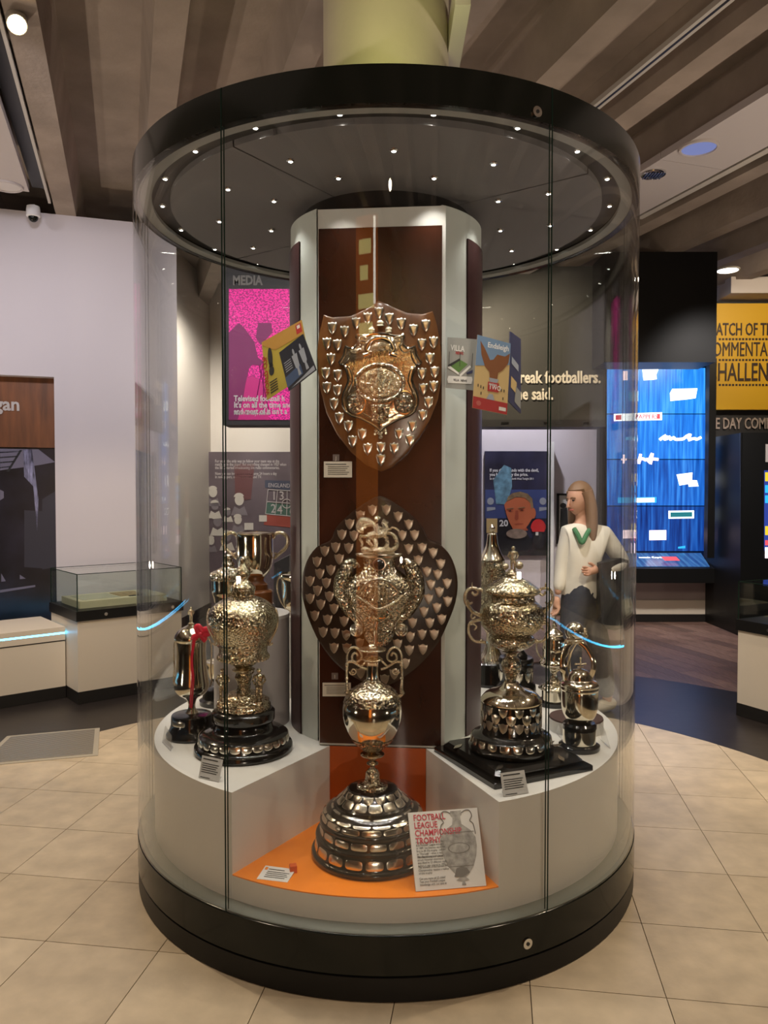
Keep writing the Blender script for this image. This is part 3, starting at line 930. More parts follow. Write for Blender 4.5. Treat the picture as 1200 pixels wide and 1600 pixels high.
lathe_part('chased_shoulder', t1, B1, 583, d1, q1([(60, 424), (78, 440), (109, 464), (132, 478), (154, 492), (194, 516), (226, 545), (256, 598), (268, 630)]), M['chased'], 80, 5, .0012, 160)
lathe_part('leaf_calyx', t1, B1, 583, d1, q1([(200, 962), (161, 1010), (114, 1055), (70, 1084), (34, 1099)]), M['chased'], 80, 5, 0, mod=lambda t, kk, r, z: 1 + .018 * abs(sin(8 * t)))
lathe_part('neck', t1, B1, 584, d1, q1([(56, 160), (52, 200), (70, 215), (95, 232), (98, 244), (70, 254), (60, 265), (54, 300), (53, 360), (57, 410), (62, 428)]), M['silver'], 64, 3)
lathe_part('mouth_lid', t1, B1, 584, d1, q1([(0, 92), (22, 96), (38, 108), (44, 124), (80, 132), (120, 138), (130, 146), (120, 156), (80, 164), (56, 168)]), M['chased'], 64, 3)
for s in (-1, 1):
    hx = lambda x: 585 + s * x / k
    hy = lambda y: 990 + y / k
    h = MB()
    h.tube(pxpath([(hx(248), hy(560)), (hx(250), hy(500)), (hx(256), hy(420)), (hx(255), hy(330)), (hx(254), hy(260)), (hx(250), hy(190)), (hx(220), hy(140)), (hx(185), hy(128)), (hx(145), hy(150)), (hx(118), hy(205)), (hx(135), hy(250)), (hx(175), hy(260)), (hx(205), hy(235)), (hx(200), hy(195)), (hx(172), hy(180)), (hx(155), hy(205))], d1), .0042, 8)
    h.tube(pxpath([(hx(60), hy(330)), (hx(100), hy(320)), (hx(150), hy(290)), (hx(200), hy(262)), (hx(250), hy(265))], d1), [.005] * 21, 8)
    h.tube(scroll(585 + s * 195 / k, 990 + 350 / k, 34 / k, 1.4, d1, 0 if s > 0 else PI, s), .0035, 7)
    h.tube(pxpath([(hx(60), hy(245)), (hx(95), hy(280)), (hx(125), hy(300)), (hx(150), hy(290))], d1), .004, 7)
    for yy, rr in ((545, .008), (470, .0055), (415, .0072), (290, .008), (330, .0055)):
        h.ball(W(hx(253), hy(yy), d1), rr, 10, 8)
    h.tube([W(hx(256), hy(420), d1), W(hx(250), hy(520), d1), W(hx(262), hy(560), d1)], [.004, .0065, .0085], 8)
    h.tube([W(hx(258), hy(556), d1), W(hx(240), hy(578), d1), W(hx(215), hy(580), d1)], [.0075, .006, .005], 8)
    h.build('scroll_handle', M['cast'], t1)

# ---- 2. large lidded cup on the left
d2 = 2.97
B2 = base_at(381, d2, DT)
t2 = thing('urn_trophy', 'large gilt-silver urn with three standing figures on a black stepped base, left of the panel', 'trophy', B2)
MB().lathe(B2.x, B2.y, [(0, DT), (.186, DT), (.191, DT + .006), (.190, DT + .022), (.184, DT + .030), (.176, DT + .034), (.174, DT + .044), (.170, .642), (.158, .650), (.135, .655), (.118, .660), (.112, .668), (.110, .685), (.116, .690), (.121, .698), (.121, .728), (.114, .736), (.106, .739), (0, .739)], 96).build('stepped_base', M['ebony'], t2)
plates(t2, B2, 26, .1755, .615, .1715, .640, .112, M['plate'], kind='tongue', name='base_plaque')
k2 = 6.274
def q2(l):
    return [(hw / k2, 960 + y / k2) for hw, y in l]
z0 = .739
MB().lathe(B2.x, B2.y, [(0, z0), (.103, z0), (.105, z0 + .004), (.105, z0 + .014), (.100, z0 + .018), (.098, z0 + .024), (.100, z0 + .032), (.086, z0 + .040), (.070, z0 + .048), (.058, z0 + .060), (0, z0 + .062)], 80).rough(.0012, 130).build('silver_foot', M['gilt'], t2)
lathe_part('stem', t2, B2, 380, d2, q2([(70, 505), (85, 520), (112, 535), (100, 552), (72, 565), (78, 590), (82, 620), (62, 660), (58, 700), (66, 740), (80, 780), (120, 815), (180, 850), (215, 880)]), M['gilt'], 80, 4, .0012, 130)
lathe_part('fluted_bowl', t2, B2, 380, d2, q2([(160, 420), (152, 450), (130, 475), (100, 495), (75, 508)]), M['gilt'], 120, 3, mod=lambda t, kk, r, z: 1 + .03 * sin(30 * t))
lathe_part('urn_body', t2, B2, 379, d2, [(16, 931), (30, 936), (40, 942), (48, 949), (53.5, 958), (54.5, 968), (52.5, 978), (48, 988), (42.5, 997), (39, 1003), (40, 1007), (37.5, 1010), (37, 1018), (38.5, 1022), (37, 1027), (25, 1030)], M['gilt'], 128, 6, .0013, 130)
sc = MB()
for i in range(30):
    a = 2 * PI * i / 30
    sc.ball((B2.x + .094 * sin(a), B2.y - .094 * cos(a), W(380, 1026, d2).z), .0085, 8, 6, (1, 1, 1.2))
stuff(sc.build('scalloped_rim', M['gilt'], t2))
lathe_part('neck_and_lid', t2, B2, 378, d2, [(0, 868), (3, 872), (5, 876), (3, 880), (6, 885), (10, 890), (12, 896), (9, 901), (8, 906), (14, 912), (19, 918), (18, 924), (14, 929), (17, 933)], M['gilt'], 64, 3, .0016, 120)
ff = []
for a in (52, -52, 180):
    a = rad(a)
    fp = Vector((B2.x + .088 * sin(a), B2.y - .088 * cos(a), z0 + .030))
    f_ = MB()
    figurine(f_, fp + Vector((0, 0, .012)), .128)
    f_.bbox(fp.x - .018, fp.x + .018, fp.y - .018, fp.y + .018, fp.z - .012, fp.z + .014, .003)
    f_.build('standing_figure', M['gilt'], t2)
for s in (-1, 1):
    h = MB()
    h.tube(pxpath([(379 + s * 52, 951), (379 + s * 55, 962), (379 + s * 54, 980), (379 + s * 46, 997), (379 + s * 42, 1003), (379 + s * 46, 1007)], d2), .0035, 7)
    h.tube(scroll(379 + s * 42, 1004, 5, 1.2, d2, 0 if s > 0 else PI, s), .003, 6)
    h.build('side_strap', M['cast'], t2)
n_ = MB()
for i in range(14):
    a = 2 * PI * i / 14
    n_.tube([Vector((B2.x + r_ * sin(a), B2.y - r_ * cos(a), W(379, y_, d2).z)) for r_, y_ in ((.02, 908), (.036, 916), (.042, 926), (.034, 934), (.055, 938))], .004, 6)
stuff(n_.build('leaf_mount', M['gilt'], t2))

# ---- 3. slim covered cup at far left with a red ribbon
d3 = 3.14
B3 = base_at(300, d3, DT)
t3 = thing('ribboned_cup', 'slim plain silver covered cup tied with a red ribbon, at the far left', 'trophy', B3)
k3 = 6.4
def q3(l, c=0):
    return [(hw / k3, 930 + y / k3) for hw, y in l]
MB().lathe(B3.x, B3.y, [(0, DT), (.104, DT), (.106, DT + .006), (.103, DT + .018), (.094, DT + .026), (.088, DT + .040), (.086, DT + .047), (.084, DT + .052), (.083, DT + .084), (.080, DT + .090), (.058, DT + .096), (0, DT + .097)], 72).build('stepped_base', M['ebony'], t3)
plates(t3, B3, 1, .0835, DT + .056, .0832, DT + .080, .42, M['plate'], name='base_band', a0=-.5)
lathe_part('foot', t3, B3, 300, d3, q3([(48, 1045), (36, 1080), (34, 1110), (44, 1140), (70, 1175), (104, 1205), (128, 1232), (132, 1246)]), M['silver'], 64, 4)
lathe_part('cup_body', t3, B3, 301, d3, q3([(150, 455), (146, 500), (144, 560), (146, 640), (150, 720), (160, 800), (170, 860), (172, 900), (162, 945), (130, 985), (88, 1012), (56, 1036), (46, 1050)]), M['silver'], 72, 4)
lathe_part('domed_lid', t3, B3, 302, d3, q3([(0, 286), (22, 292), (50, 306), (90, 326), (128, 354), (155, 390), (166, 415), (167, 435), (158, 450), (148, 462)]), M['silver'], 72, 4)
fz = W(302, 930 + 288 / k3, d3)
f_ = figurine(MB(), Vector((B3.x, B3.y, fz.z + .006)), .066)
f_.lathe(B3.x, B3.y, [(.012, fz.z - .002), (.014, fz.z + .003), (.006, fz.z + .007), (0, fz.z + .008)], 16)
f_.build('finial_figure', M['cast'], t3)
for s in (-1, 1):
    MB().tube(pxpath([(301 + s * 22, 995), (301 + s * 28, 1003), (301 + s * 29.5, 1020), (301 + s * 28.5, 1045), (301 + s * 30, 1062), (301 + s * 27, 1074)], d3 - (.0 if s > 0 else .02)), .0032, 8).build('loop_handle', M['cast'], t3)
rb = MB()
bwx, bwy = 313, 991
for pts in ([(bwx, bwy), (bwx - 6, bwy - 9), (bwx - 3, bwy - 12), (bwx + 4, bwy - 3)], [(bwx, bwy), (bwx + 8, bwy - 8), (bwx + 13, bwy - 2), (bwx + 4, bwy + 1)], [(bwx, bwy), (bwx - 9, bwy + 4), (bwx - 11, bwy + 9)], [(bwx, bwy), (bwx + 6, bwy + 6), (bwx + 3, bwy + 10)]):
    rb.tube(pxpath([(x, y, -.085) for x, y in pts], d3), .012, 8, flat=(0, -1, .3))
rb.ball(W(bwx, bwy, d3 - .088), .009)
rbo = rb.build('ribbon_bow', M['ribbon'], t3, 'crumpled red ribbon bow')
st = MB()
for dx in (0, 5):
    st.tube(pxpath([(303 + dx * .4, 998, -.085), (299 + dx * .3, 1030, -.083), (300 + dx * .5, 1060, -.083), (298 + dx * .6, 1085, -.07), (297 + dx * .5, 1106, -.045)], d3), .0035, 6, flat=(0, -1, 0))
st.build('ribbon_tail', M['ribbon'], rbo)

# ---- back-left pedestal with two cups, and the ones behind it
dp = 3.345
PB = base_at(394, dp, DT)
pt = thing('cylinder_pedestal', 'tall grey-white cylinder pedestal behind the gilt urn', 'pedestal', PB)
PTZ = 1.052
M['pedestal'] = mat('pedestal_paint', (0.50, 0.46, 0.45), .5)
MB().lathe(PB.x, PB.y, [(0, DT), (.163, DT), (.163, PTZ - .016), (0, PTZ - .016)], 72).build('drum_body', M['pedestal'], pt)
MB().lathe(PB.x, PB.y, [(0, PTZ - .016), (.165, PTZ - .016), (.165, PTZ - .002), (.163, PTZ), (0, PTZ)], 72).build('drum_top', M['drum'], pt)
k4 = 7.5
def q4_(l):
    return [(hw / k4, 810 + y / k4) for hw, y in l]
d4 = 3.40
B4 = base_at(399, d4, PTZ)
t4 = thing('loving_cup', 'plain two-handled silver cup on a turned brown wooden foot, behind the gilt urn', 'trophy', B4)
zz = PTZ
MB().lathe(B4.x, B4.y, [(0, zz), (.088, zz), (.088, zz + .022), (.082, zz + .030), (0, zz + .030)], 64).build('black_foot', M['ebony'], t4)
MB().lathe(B4.x, B4.y, [(0, zz + .030), (.078, zz + .030), (.078, zz + .085), (.072, zz + .092), (.058, zz + .096), (.057, zz + .118), (.046, zz + .126), (.040, zz + .14), (.044, zz + .160), (0, zz + .162)], 64).build('wooden_foot', M['basewood'], t4)
lathe_part('cup_body', t4, B4, 399, d4, q4_([(0, 172), (205, 170), (225, 164), (228, 172), (216, 186), (212, 260), (213, 400), (208, 480), (192, 560), (160, 625), (118, 672), (80, 694), (70, 715)]), M['silver'], 80, 3)
for s in (-1, 1):
    h = MB()
    h.tube(pxpath([(399 + s * 28, 842), (399 + s * 31, 835), (399 + s * 38, 832), (399 + s * 47, 836), (399 + s * 51, 845), (399 + s * 48, 855), (399 + s * 41, 862), (399 + s * 34, 868), (399 + s * 29, 873)], d4), [.006 + .003 * sin(i / 40 * PI) for i in range(41)], 8)
    h.tube(pxpath([(399 + s * 29, 872), (399 + s * 33, 870), (399 + s * 33, 866), (399 + s * 30, 864)], d4), .005, 8)
    h.build('ear_handle', M['cast'], t4)
    MB().tube(pxpath([(399 + s * 17, 840, -.06), (399 + s * 17, 862, -.062), (399 + s * 22, 871, -.055), (399 + s * 18, 890, -.05)], d4), .0028, 6).build('strap_moulding', M['cast'], t4)
d5 = 3.235
B5 = base_at(357, d5, PTZ)
t5 = thing('lidded_jar_trophy', 'silver drum-shaped lidded cup with beaded rim, left of the two-handled cup', 'trophy', B5)
lathe_part('foot', t5, B5, 357, d5, [(20, 934), (15, 940), (12, 946), (15, 952), (20, 957), (20, 962)], M['silver'], 48, 3)
lathe_part('drum_body', t5, B5, 357, d5, q4_([(195, 715), (192, 800), (190, 860), (176, 900), (164, 960), (155, 985)]), M['silver'], 64, 3)
lathe_part('lid', t5, B5, 357, d5, q4_([(0, 420), (30, 425), (50, 445), (58, 470), (40, 492), (60, 515), (75, 540), (60, 556), (90, 580), (130, 605), (180, 628), (204, 645), (208, 680), (204, 708), (192, 718)]), M['chased'], 64, 3, .0018, 90)
bd = MB()
for i in range(36):
    a = 2 * PI * i / 36
    bd.ball((B5.x + .0735 * sin(a), B5.y - .0735 * cos(a), W(357, 898, d5).z), .0055, 7, 5)
stuff(bd.build('beaded_rim', M['silver'], t5))
d6 = 3.82
B6p = base_at(470, d6, DT)
p6 = thing('cylinder_pedestal', 'narrow pale pedestal under the tankard cup behind the column', 'pedestal', B6p)
MB().lathe(B6p.x, B6p.y, [(0, DT), (.12, DT), (.12, .955), (0, .955)], 48).build('drum_body', M['drum'], p6)
MB().lathe(B6p.x, B6p.y, [(0, .955), (.122, .955), (.122, .97), (0, .97)], 48).build('drum_top', M['drum'], p6)
B6 = Vector((B6p.x, B6p.y, .97))
t6 = thing('handled_cup', 'silver cup with thin hooped handle half hidden by the column at left', 'trophy', B6)
lathe_part('cup_body', t6, B6, 470, d6, [(0, 899), (31, 898), (33, 896), (33, 901), (30, 904), (29, 920), (28, 936), (24, 948), (16, 954), (10, 957), (16, 960)], M['silver'], 64, 3)
h = MB()
for dd in (0, .02):
    h.tube(pxpath([(441, 904, dd), (436, 903, dd), (433, 912, dd), (434, 925, dd), (439, 940, dd), (447, 951, dd), (454, 956, dd)], d6 - .01), .004, 7)
h.build('hoop_handle', M['cast'], t6)
d7 = 3.62
B7 = base_at(345, d7, DT)
t7 = thing('small_cup', 'small silver cup on grey-black base, behind the ribboned cup', 'trophy', B7)
MB().lathe(B7.x, B7.y, [(0, DT), (.098, DT), (.1, DT + .02), (.085, DT + .03), (.08, DT + .075), (.05, DT + .085), (0, DT + .086)], 48).build('black_base', M['ebony'], t7)
lathe_part('cup_body', t7, B7, 345, d7, [(0, 1033), (22, 1032), (23, 1036), (21, 1046), (18, 1056), (12, 1064), (7, 1069), (9, 1076), (16, 1084)], M['silver'], 48, 3)

# ---- right: large covered cup on a black square plinth
d8 = 2.847
S8 = Vector((.4665, d8 + CAM.y, DT))
a8 = math.atan2(.185, .392)
M8 = Matrix.Translation(S8) @ Matrix.Rotation(a8, 4, 'Z')
sp = thing('square_plinth', 'black moulded square wooden plinth under the covered cup at right', 'plinth', S8)
MB().bbox(-.212, .212, -.212, .212, 0, .020, .004, M8).build('lower_slab', M['ebony'], sp, smooth=0)
MB().bbox(-.190, .190, -.190, .190, .020, .046, .014, M8).build('moulded_step', M['ebony'], sp, smooth=0)
for (x, y, r) in ((-.15, -.15, .6), (.1, -.17, 1.2), (.165, .02, .2), (.17, -.05, .25), (-.17, .1, .5), (.165, -.015, .3)):
    lf = [Vector((.022 * cos(a) * (1 if abs(cos(a)) < .9 else 1.5), .010 * sin(a), 0)) for a in [2 * PI * i / 12 for i in range(12)]]
    RR = M8 @ Matrix.Translation((x, y, .0462)) @ Matrix.Rotation(r, 4, 'Z')
    MB().prism([RR @ q for q in lf], (0, 0, .0025)).build('leaf_plaque', M['plate'], sp)
B8 = Vector((S8.x, S8.y, DT + .046))
t8 = thing('covered_cup', 'large ornate covered cup with leafy scroll handles on a shield-studded black drum, right side', 'trophy', B8)
z = B8.z
MB().lathe(B8.x, B8.y, [(0, z), (.150, z), (.157, z + .006), (.158, z + .018), (.152, z + .024), (.150, z + .030), (.146, z + .052), (.136, z + .060), (.120, z + .064), (.115, z + .070), (.112, z + .080), (.111, z + .176), (.108, z + .180), (0, z + .180)], 96).build('black_drum', M['ebony'], t8)
plates(t8, B8, 20, .1508, z + .027, .147, z + .053, .115, M['plate'], kind='tongue', name='ring_plaque')
for (zc, hz, ha, n, a0) in ((.160, .017, .155, 12, .1), (.134, .020, .175, 12, .36), (.105, .019, .165, 12, .1), (.098, .012, .09, 12, .36)):
    plates(t8, B8, n, .1116, z + zc - hz, .1114, z + zc + hz, ha, M['plate'] if zc > .13 else M['dullplate'], kind='shield', name='shield_plaque', a0=a0)
k8 = 6.153
k9 = 7.807
def q8(l):
    return [(hw / k8, 1000 + y / k8) for hw, y in l]
def q9(l):
    return [(hw / k9, 805 + y / k9) for hw, y in l]
zt = z + .180
MB().lathe(B8.x, B8.y, [(0, zt), (.113, zt), (.114, zt + .005), (.110, zt + .012), (.098, zt + .026), (.082, zt + .036), (.078, zt + .038), (.055, zt + .044), (.035, zt + .056), (.026, zt + .072), (0, zt + .073)], 80).build('silver_dome_foot', M['silver'], t8)
lathe_part('stem', t8, B8, 796, d8, q8([(88, 108), (60, 125), (52, 150), (60, 165), (82, 190), (94, 225), (94, 260), (84, 295), (62, 335), (50, 360), (46, 385), (50, 420), (58, 450), (72, 480)]), M['chased'], 64, 3, .0012, 90)
lathe_part('bowl', t8, B8, 795, d8, q9([(270, 975), (278, 1010), (286, 1040), (325, 1070), (362, 1110), (380, 1160), (387, 1215), (382, 1270), (366, 1325), (335, 1375), (290, 1420), (250, 1450), (240, 1470)]), M['gilt'], 128, 6, .0009, 130)
lathe_part('leaf_calyx', t8, B8, 795, d8, q9([(238, 1462), (266, 1490), (270, 1520), (258, 1555), (225, 1590), (180, 1615), (120, 1640), (92, 1650)]), M['chased'], 96, 5, .0014, 130, mod=lambda t, kk, r, z: 1 + .03 * abs(sin(9 * t)))
lathe_part('lid', t8, B8, 795, d8, q9([(60, 690), (80, 712), (76, 735), (110, 755), (160, 785), (215, 815), (270, 850), (310, 880), (333, 905), (338, 930), (325, 950), (292, 965), (275, 980)]), M['gilt'], 96, 5, .0012, 120)
fn = MB()
fb = W(796, 805 + 700 / k9, d8)
figurine(fn, Vector((B8.x + .005, B8.y, fb.z)), .10)
fn.lathe(B8.x, B8.y, [(.020, fb.z - .012), (.026, fb.z - .004), (.016, fb.z + .004), (.012, fb.z + .012), (0, fb.z + .013)], 20)
fn.ball((B8.x + .026, B8.y - .01, fb.z + .028), .015)
fn.ball((B8.x - .026, B8.y - .012, fb.z + .024), .013)
fn.build('lid_figure', M['cast'], t8)
for s in (-1, 1):
    hx = lambda x: 795 + s * (625 - x) / k9
    hy = lambda y: 805 + y / k9
    h = MB()
    h.tube(pxpath([(hx(335), hy(1250)), (hx(250), hy(1210)), (hx(190), hy(1180)), (hx(140), hy(1120)), (hx(100), hy(1060)), (hx(90), hy(990)), (hx(115), hy(920)), (hx(170), hy(890)), (hx(230), hy(900)), (hx(250), hy(945)), (hx(215), hy(975)), (hx(180), hy(950)), (hx(190), hy(930))], d8), [.008 - .004 * i / 60 for i in range(61)], 8)
    h.tube(pxpath([(hx(300), hy(920)), (hx(265), hy(905)), (hx(240), hy(920))], d8), .005, 7)
    h.tube(pxpath([(hx(300), hy(1270)), (hx(210), hy(1290)), (hx(150), hy(1320)), (hx(130), hy(1390)), (hx(150), hy(1470)), (hx(210), hy(1535)), (hx(290), hy(1545)), (hx(345), hy(1560))], d8), [.0055] * 36, 8)
    h.tube(pxpath([(hx(180), hy(1180)), (hx(165), hy(1240)), (hx(190), hy(1260)), (hx(215), hy(1240))], d8), .0035, 6)
    h.tube(pxpath([(hx(115), hy(1040)), (hx(150), hy(1080)), (hx(180), hy(1060))], d8), .0035, 6)
    h.tube(pxpath([(hx(160), hy(1330)), (hx(200), hy(1330)), (hx(230), hy(1360)), (hx(200), hy(1400))], d8), .0035, 6)
    h.tube(pxpath([(hx(170), hy(895)), (hx(175), hy(860)), (hx(180), hy(820))], d8), [.006 - .0005 * i for i in range(11)], 6)
    h.ball(W(hx(290), hy(1530), d8), .007, 8, 6)
    h.ball(W(hx(325), hy(1550), d8), .007, 8, 6)
    h.build('leafy_handle', M['cast'], t8)

# ---- modern trophy with ball, far right
d9 = 2.985
B9 = base_at(905, d9, DT)
t9 = thing('ball_topped_trophy', 'silver trophy with a football held up on curved ribbons, at the far right', 'trophy', B9)
MB().lathe(B9.x, B9.y, [(0, DT), (.078, DT), (.080, DT + .005), (.079, DT + .016), (.068, DT + .022), (.0625, DT + .024), (.0625, DT + .080), (.066, DT + .083), (.066, DT + .096), (.058, DT + .104), (0, DT + .106)], 64).build('black_base', M['ebony'], t9)
MB().lathe(B9.x, B9.y, [(.0628, DT + .026), (.0636, DT + .026), (.0636, DT + .078), (.0628, DT + .078), (.0628, DT + .026)], 64).build('silver_band', M['silver'], t9)
k10 = 6.4
def q10(l):
    return [(hw / k10, 950 + y / k10) for hw, y in l]
lathe_part('cup_body', t9, B9, 906, d9, q10([(180, 815), (183, 850), (182, 920), (176, 990), (164, 1045), (142, 1090), (112, 1130), (84, 1165), (66, 1190), (72, 1205), (98, 1218), (140, 1240)]), M['silver'], 72, 4)
lathe_part('lid', t9, B9, 906, d9, q10([(10, 605), (40, 612), (80, 630), (105, 660), (116, 695), (125, 715), (170, 735), (190, 760), (186, 780), (192, 800), (184, 818)]), M['silver'], 72, 4)
cr = MB()
for (x, y, x2, y2) in ((460, 505, 460, 612), (415, 560, 508, 560), (430, 590, 490, 590)):
    cr.tube([W(835 + x / k10, 950 + y / k10, d9), W(835 + x2 / k10, 950 + y2 / k10, d9)], .003, 6)
for (x, y) in ((460, 505), (412, 560), (510, 560), (460, 560)):
    cr.ball(W(835 + x / k10, 950 + y / k10, d9), .005, 8, 6)
cr.build('cross_finial', M['cast'], t9)
bc = W(898, 987, d9)
MB().ball(bc, .0385, 28, 18).build('football', M['silver'], t9)
fl = MB()
fl.lathe(bc.x, bc.y, [(.012, bc.z - .048), (.03, bc.z - .038), (.034, bc.z - .030), (.030, bc.z - .026)], 24)
fl.ball((bc.x + .034, bc.y - .012, bc.z + .006), .012, 8, 6, (1, .6, 1))
fl.ball((bc.x + .040, bc.y - .008, bc.z - .014), .011, 8, 6, (1, .6, 1))
fl.build('leaf_cup', M['cast'], t9)
for pts in ([(894, 1003, 0), (884, 1014, -.03), (879, 1030, -.045), (879, 1047, -.05), (884, 1062, -.03)], [(900, 1006, 0), (892, 1020, .03), (889, 1040, .045), (893, 1062, .05)], [(906, 1004, 0), (917, 1014, -.01), (926, 1030, -.02), (927, 1046, -.02), (920, 1062, -.01)]):
    MB().tube(pxpath(pts, d9, 8), .011, 10, flat=(0, -1, 0) if pts[0][0] != 900 else (.7, -.7, 0)).build('curved_ribbon', M['silver'], t9)
d10 = 3.6
B10 = base_at(865, d10, DT)
t10 = thing('slender_cup', 'slender silver covered cup behind the right seam, left of the ball trophy', 'trophy', B10)
def q11(l):
    return [(hw / k10, 950 + y / k10) for hw, y in l]
MB().lathe(B10.x, B10.y, [(0, DT), (.078, DT), (.078, DT + .02), (.07, DT + .022), (0, DT + .023)], 48).build('black_base', M['ebony'], t10)
lathe_part('silver_band', t10, B10, 864, d10, q11([(70, 790), (115, 800), (118, 830), (116, 945), (120, 965)]), M['silver'], 48, 1)
lathe_part('foot_and_stem', t10, B10, 864, d10, q11([(30, 580), (58, 592), (60, 610), (34, 640), (32, 670), (40, 700), (62, 730), (110, 765), (150, 790), (148, 805), (112, 812)]), M['chased'], 48, 3)
lathe_part('bowl', t10, B10, 864, d10, q11([(110, 340), (112, 380), (118, 400), (114, 430), (116, 500), (140, 535), (142, 560), (110, 582), (60, 596)]), M['silver'], 48, 3)
lathe_part('lid', t10, B10, 863, d10, q11([(0, 85), (12, 95), (16, 115), (10, 130), (18, 160), (30, 180), (26, 200), (60, 225), (95, 255), (86, 275), (104, 305), (108, 345)]), M['silver'], 48, 3)
for s in (-1, 1):
    MB().tube(pxpath([(864 + s * 16, 1030), (864 + s * 24, 1020), (864 + s * 25, 1006), (864 + s * 18, 1000)], d10), .004, 6).build('side_handle', M['cast'], t10)
d11 = 3.22
B11 = base_at(900, d11, DT)
t11 = thing('round_riser', 'low round cream riser with brown felt top behind the ball trophy', 'riser', B11)
MB().lathe(B11.x, B11.y, [(0, DT), (.112, DT), (.112, DT + .05), (0, DT + .05)], 56).build('riser_body', M['drum'], t11)
MB().lathe(B11.x, B11.y, [(0, DT + .05), (.112, DT + .05), (.110, DT + .056), (0, DT + .056)], 56).build('felt_top', mat('brown_felt', (.06, .028, .022), .7), t11)
d12 = 4.02
B12 = base_at(768, d12, DT)
t12 = thing('bell_lid_trophy', 'tall silver trophy with bell-shaped lid on a brown-black base, behind the covered cup', 'trophy', B12)
MB().lathe(B12.x, B12.y, [(0, DT), (.133, DT), (.135, DT + .02), (.130, DT + .03), (.128, DT + .115), (.120, DT + .122), (0, DT + .123)], 64).build('black_base', M['ebony'], t12)
lathe_part('flared_foot', t12, B12, 768, d12, [(8, 985), (9, 1005), (11, 1012), (14, 1020), (19, 1028), (21, 1034), (21, 1038)], M['silver'], 96, 3, mod=lambda t, kk, r, z: 1 + .02 * sin(24 * t))
lathe_part('cup_body', t12, B12, 769, d12, [(21, 886), (22, 900), (26, 925), (28, 945), (24, 965), (14, 980), (8, 990)], M['gilt'], 64, 3)
lathe_part('bell_lid', t12, B12, 769.5, d12, q9([(0, 98), (10, 104), (14, 120), (32, 140), (36, 162), (28, 185), (20, 205), (46, 220), (58, 240), (64, 300), (78, 370), (100, 430), (128, 490), (152, 530), (160, 548)]), M['silver'], 64, 3)
MB().lathe(B12.x, B12.y, [(0, W(769, 891, d12).z), (.068, W(769, 891, d12).z), (.068, W(769, 881, d12).z), (.066, W(769, 876, d12).z), (0, W(769, 875, d12).z)], 8, mod=None).build('octagonal_collar', M['gilt'], t12, smooth=0)
d13 = 3.78
B13 = base_at(806, d13, DT)
t13 = thing('black_based_cup', 'cup on black drum base with silver shields, peeping out behind the covered cup', 'trophy', B13)
MB().lathe(B13.x, B13.y, [(0, DT), (.096, DT), (.100, DT + .02), (.096, DT + .05), (.086, DT + .062), (.082, DT + .07), (.082, DT + .125), (.086, DT + .13), (.086, DT + .178), (.08, DT + .186), (0, DT + .187)], 56).build('black_base', M['ebony'], t13)
plates(t13, B13, 10, .0828, DT + .072, .0828, DT + .122, .24, M['plate'], kind='shield', name='base_shield')
lathe_part('knop', t13, B13, 806, d13, [(8, 1008), (12, 1016), (18, 1024), (16, 1030), (20, 1036), (17, 1042)], M['ebony'], 40, 3)
lathe_part('cup_body', t13, B13, 806, d13, [(0, 958), (26, 957), (27, 962), (25, 980), (18, 995), (9, 1003), (8, 1010)], M['silver'], 48, 3)

# ================================================================ SHIELDS ON THE PANEL
FN = L(0, -1, 0)                     # out of the panel
def board(px, cb, cf, inset=.03, name='board', m=None, parent=None, crown=0.0, smooth=30):
    n = len(px)
    a = [PL(x, y, cf) for x, y in px]
    bk_ = [p - FN * (cb - cf) * 1.0 for p in a]
    c_ = sum(a, Vector()) / n
    top = [c_ + (p - c_) * (1 - inset) + FN * (.004 + crown) for p in a]
    vs = bk_ + a + top
    fs = [tuple(range(n)), tuple(range(3 * n - 1, 2 * n - 1, -1))]
    for r in range(2):
        fs += [(r * n + i, (r + 1) * n + i, (r + 1) * n + (i + 1) % n, r * n + (i + 1) % n) for i in range(n)]
    return MB().add(vs, fs).build(name, m, parent, None, smooth)
def PP(pts, c, per=5, closed=False):
    return spline([PL(q[0], q[1], c - (q[2] if len(q) > 2 else 0)) for q in pts], per, closed)
def sm(pts, per=4):
    return [(p.x, p.y) for p in spline(pts, per, True)]
heater = [(0, -1), (.38, -.74), (.72, -.3), (.9, .2), (1, .86), (.6, .74), (0, 1), (-.6, .74), (-1, .86), (-.9, .2), (-.72, -.3), (-.38, -.74)]
fancy = [(0, -1), (.4, -.66), (.78, -.2), (.82, .2), (1, .55), (.82, .95), (.45, .80), (0, 1), (-.45, .80), (-.82, .95), (-1, .55), (-.82, .2), (-.78, -.2), (-.4, -.66)]
def shieldmesh(name, pts, wx, hz, th, m, inset=.14):
    return MB().dome([(x * wx, 0, z * hz) for x, z in pts], (0, -th, 0), inset).mesh(name, m, smooth=50)

